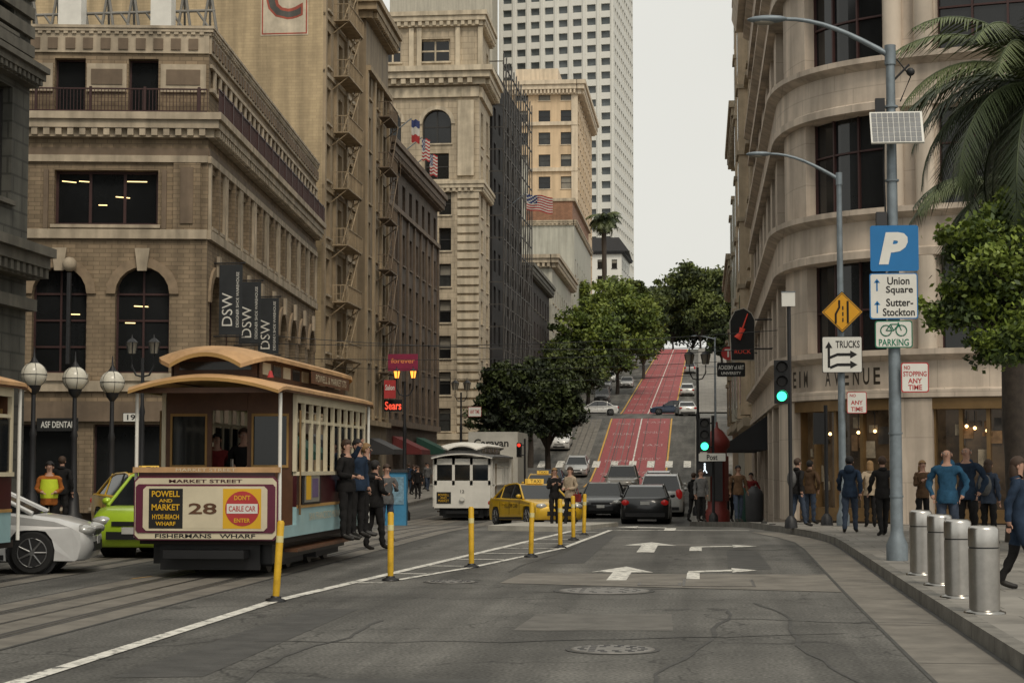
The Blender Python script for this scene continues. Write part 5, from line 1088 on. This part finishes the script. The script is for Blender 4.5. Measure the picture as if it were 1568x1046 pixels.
    for i,c in enumerate(co):
        if c.z<1.42+dz and c.z>.12: 
            w_=.012*math.sin(c.z*34+c.x*22+h*50)+.008*math.sin(c.z*61-c.y*30+h*20); co[i]=c+Vector((c.x,c.y,0)).normalized()*w_ if abs(c.x)+abs(c.y)>.02 else c
    segs=[(V[x[0]][0]+Vector((0,0,dz)),V[x[1]][0]+Vector((0,0,dz)),x[2]) for x in E_]
    hem=(.62 if long else .86)+dz
    for p in m2.polygons:
        c=p.center; best=9;lb='t'
        for (A_,B_,l_) in segs:
            ab=B_-A_; t=max(0,min(1,(c-A_).dot(ab)/ab.length_squared)); dd=(A_+ab*t-c).length
            if dd<best: best=dd; lb=l_
        if lb=='b' and c.z>hem: lb='t'
        lab[lb].append(tuple(p.vertices))
    b=len(mb.v); 
    cs=[mb.T@c for c in co]; mb.v.extend([(c.x,c.y,c.z) for c in cs])
    for l_,mt in (('t',topm),('b',bot),('s',skm),('f',SHO)):
        kk=mb.mi(mt)
        for f in lab[l_]: mb.f.append(tuple(i+b for i in f)); mb.m.append(kk); mb.sm.append(True)
    bpy.data.objects.remove(ob); bpy.data.meshes.remove(me); bpy.data.meshes.remove(m2)
    for s,wr,pm,d in hands:
        fr=Vector((0,-1,0)); fr=(fr-d*fr.dot(d)).normalized() if abs(d.y)<.9 else Vector((0,0,1)); O=Vector((0,0,dz)); inn=d.cross(fr)*(1 if s<0 else -1)
        for q,ln in ((-.024,.06),(-.008,.075),(.008,.07),(.022,.055)):
            p0=pm+O+d*.015-fr*q*1.0; mb.tube([p0,p0+d*ln*.5+inn*.004,p0+d*ln*.85+inn*.02],[.0095,.0085,.006],skm,5)
        p0=wr+O+d*.03+fr*.02; mb.tube([p0,p0+d*.03+fr*.025,p0+d*.06+fr*.03],[.012,.010,.007],skm,5)
    hy=-.015+lean*.25; hz=1.635+dz
    mb.tube([(0,hy-.085,hz+.012),(0,hy-.108,hz-.02),(0,hy-.09,hz-.03)],[.008,.014,.008],skm,6)
    for s in (-1,1):
        mb.ball((s*.03,hy-.085,hz+.008),(.012,.008,.007),SWH,6,4); mb.ball((s*.03,hy-.092,hz+.008),(.006,.005,.006),SBK,6,4); mb.ball((s*.082,hy+.01,hz-.01),(.012,.02,.03),skm,6,5)
        mb.box(s*.03-.016,s*.03+.016,hy-.095,hy-.085,hz+.024,hz+.029,hair)
    mb.box(-.022,.022,hy-.092,hy-.082,hz-.052,hz-.046,M('lips',(.25,.09,.08)))
    if bald: mb.ball((0,hy+.02,hz+.005),(.088,.098,.09),hair,12,8,keep=lambda x,y,z: y>-.1 and z<.35 and z>-.6)
    else:
        mb.ball((0,hy+.012,hz+.03),(.095,.108,.105),hair,14,10,keep=lambda x,y,z: (z>.38) or (y>.05 and z>-.75) or (y>-.3 and z>.1))
        if female: mb.ball((0,hy+.06,hz-.08),(.095,.07,.17),hair,12,8)
    mb.ball((0,.03,1.475+dz),(.105,.08,.055),topm,10,6)
    hr=.185 if not female else .165
    if not long: mb.lathe((0,0,0),[(hr*.92,.84+dz),(hr,.89+dz),(hr*.88,1.05+dz)],topm,14)
    if bag=='back': mb.ball((0,.19,1.22+dz),(.15,.10,.23),CGR,12,8); 
    if bag=='hand': mb.box(.2,.42,-.12,.0,.72+dz,.95+dz,CR); mb.tube([(.24,-.06,.95+dz),(.31,-.06,1.12+dz),(.38,-.06,.95+dz)],.012,CR,5)
    if bag=='vest': mb.lathe((0,0,0),[(.18,.98+dz),(.20,1.2+dz),(.18,1.38+dz)],VEST,12)
    if bag=='hood': mb.ball((0,.10,1.47+dz),(.12,.08,.10),topm,10,7)
    e=top(name,loc,rz); mb.build('figure',e); return e
def pp(u,vf,Y=None,z=.15,**kw):
    rz=kw.pop('rz',0)
    if Y is None: g=gnd(u,vf,z); loc=(g.x,g.y,z)
    else: x=gx(u,Y); loc=(x,Y,zg(Y)+(z if z else 0))
    return person(loc,rz,**kw)
B_=math.pi
pp(1302,816,h=1.74,topm=CN,bot=CJ,hair=HBK,stride=.42,arms='walk',rz=B_-.15,bag='hood')
pp(1351,0,Y=40,h=1.70,topm=CK,bot=CK,hair=HB,stride=.3,arms='walk',rz=B_+.2)
pp(1332,0,Y=45.5,h=1.6,topm=CT,bot=CK,hair=HBL,female=True,arms='pocket',rz=B_)
pp(1450,0,Y=31.5,h=1.80,topm=CB,bot=CJ,hair=HG,bald=True,arms='pocket',rz=-.25,stride=.15,bag='hood')
pp(1480,0,Y=33.5,h=1.86,topm=CN,bot=CK,hair=HG,bald=True,arms='pocket',rz=-.5,stride=.2)
pp(1513,0,Y=36,h=1.6,topm=CJ,bot=CK,hair=HB,female=True,bag='back',rz=2.6)
pp(1558,0,Y=22.8,h=1.62,topm=CN,bot=CK,hair=HB,female=True,stride=.35,arms='walk',rz=1.4,long=True)
pp(1412,0,Y=42,h=1.6,topm=CBR,bot=CK,hair=HBL,female=True,rz=.3,arms='phone')
pp(1221,0,Y=46,h=1.68,topm=CK,bot=CJ,hair=HB,rz=2.2,stride=.25,arms='walk',bag='back'); pp(1240,0,Y=49,h=1.66,topm=CBR,bot=CJ,hair=HBK,rz=2.6,arms='pocket')
pp(1130,0,Y=56,h=1.7,topm=CBR,bot=CJ,hair=HBK,skin=1,rz=.3,stride=.2,arms='walk'); pp(1117,0,Y=64,h=1.66,topm=CK,bot=CK,rz=.2,stride=.3,arms='walk'); pp(1150,0,Y=70,h=1.72,topm=CR,bot=CJ,hair=HBK,rz=-.5,arms='pocket'); pp(1073,0,Y=58,h=1.62,topm=CGR,bot=CK,rz=.2,female=True,hair=HB); pp(1062,0,Y=64,h=1.7,topm=CK,bot=CK,rz=2.5,stride=.3,arms='walk')
pp(849,0,Y=54.5,z=.0,h=1.72,topm=CK,bot=CK,hair=HBL,female=True,arms='phone',rz=.3,stride=.12); pp(873,0,Y=53.6,z=.01,h=1.72,topm=CT,bot=CK,hair=HB,female=True,arms='hold',bag='hand',rz=-.6,stride=.15)
CZ=.39
for (dy,rz_,t,h_,ar,hr) in ((4.3,1.3,CK,1.68,'hold',HB),(5.3,1.0,CN,1.70,'up',HBK),(6.1,1.7,CK,1.64,'hold',HBL)):
    person((CX+1.24,26.3+dy,CZ),rz_,h=h_,topm=t,bot=CK,hair=hr,arms=ar)
pp(574,0,Y=35.6,z=0,h=1.74,topm=CK,bot=CK,hair=HBK,rz=2.4,arms='hold',stride=.2); pp(592,0,Y=40,z=0,h=1.66,topm=CGR,bot=CJ,hair=HB,rz=.4,arms='phone')
person((CX+.05,26.3+2.0,.6),0,h=1.62,topm=CK,bot=CK,hair=HB,arms='hold'); person((CX-.55,26.3+2.6,.6),.4,h=1.55,topm=CR,bot=CK,hair=HBK); person((CX+.5,26.3+3.1,.6),.1,h=1.6,topm=CGR,bot=CK,hair=HB)
pp(76,0,Y=37,z=0,h=1.72,topm=CO,bot=CK,hair=HBK,bag='vest',rz=.3,arms='hold'); pp(95,0,Y=42,z=.15,h=1.7,topm=CK,bot=CK,rz=B_); pp(640,0,Y=96,z=0.15,h=1.7,topm=CK,bot=CK)
for k in range(9): 
    y=random.uniform(82,125); person((random.uniform(-17.8,-15.4),y,zg(y)+.15),random.uniform(0,6.2),h=random.uniform(1.6,1.8),topm=random.choice([CK,CN,CGR,CT,CBR]),bot=random.choice([CK,CJ]),hair=random.choice([HB,HBK]),stride=.3,arms='walk')
# ---------------------------------------------------------------- light, world, camera
w=bpy.data.worlds.new('World'); sc.world=w; w.use_nodes=True; nt=w.node_tree; bg=nt.nodes['Background']
sky=nt.nodes.new('ShaderNodeTexSky'); sky.sky_type='NISHITA'; sky.sun_disc=False; EL,AZ=R(50),R(158); sky.sun_elevation=EL; sky.sun_rotation=AZ; sky.dust_density=4; sky.air_density=1.2
hs=nt.nodes.new('ShaderNodeHueSaturation'); hs.inputs['Saturation'].default_value=.10
# overcast deck: flat cloud layer with soft mottling over the clear-sky gradient
tc=nt.nodes.new('ShaderNodeTexCoord'); cn=nt.nodes.new('ShaderNodeTexNoise'); cn.inputs['Scale'].default_value=2.2; cn.inputs['Detail'].default_value=4; nt.links.new(tc.outputs['Generated'],cn.inputs['Vector'])
cr=nt.nodes.new('ShaderNodeMapRange'); cr.inputs['From Min'].default_value=.3; cr.inputs['From Max'].default_value=.7; cr.inputs['To Min'].default_value=8.6; cr.inputs['To Max'].default_value=10.0; nt.links.new(cn.outputs['Fac'],cr.inputs['Value'])
sv=nt.nodes.new('ShaderNodeVectorMath'); sv.operation='SCALE'; sv.inputs[0].default_value=(1.0,.99,.91); nt.links.new(cr.outputs[0],sv.inputs['Scale'])
mx=nt.nodes.new('ShaderNodeMix'); mx.data_type='RGBA'; mx.inputs[0].default_value=.78; nt.links.new(sv.outputs[0],mx.inputs[7])
nt.links.new(sky.outputs[0],hs.inputs['Color']); nt.links.new(hs.outputs[0],mx.inputs[6]); nt.links.new(mx.outputs[2],bg.inputs['Color']); bg.inputs['Strength'].default_value=.1
sl=bpy.data.lights.new('sun','SUN'); sl.energy=1.5; sl.angle=R(16); sl.color=(1,.89,.73); so=bpy.data.objects.new('sun',sl); sc.collection.objects.link(so)
dv=Vector((math.cos(EL)*math.sin(AZ),math.cos(EL)*math.cos(AZ),math.sin(EL))); so.rotation_euler=dv.to_track_quat('Z','Y').to_euler()
cd=bpy.data.cameras.new('camera'); cam=bpy.data.objects.new('camera',cd); sc.collection.objects.link(cam); cam.location=(0,0,CAMZ)
cd.sensor_width=36; cd.lens=36*F/1568; cd.clip_end=6000; cd.clip_start=.1
cam.rotation_euler=Matrix((( _r.x,_u.x,-_f.x),(_r.y,_u.y,-_f.y),(_r.z,_u.z,-_f.z))).to_euler()
sc.camera=cam
sc.view_settings.view_transform='Standard'; sc.view_settings.look='None'; sc.view_settings.exposure=0; sc.view_settings.gamma=1
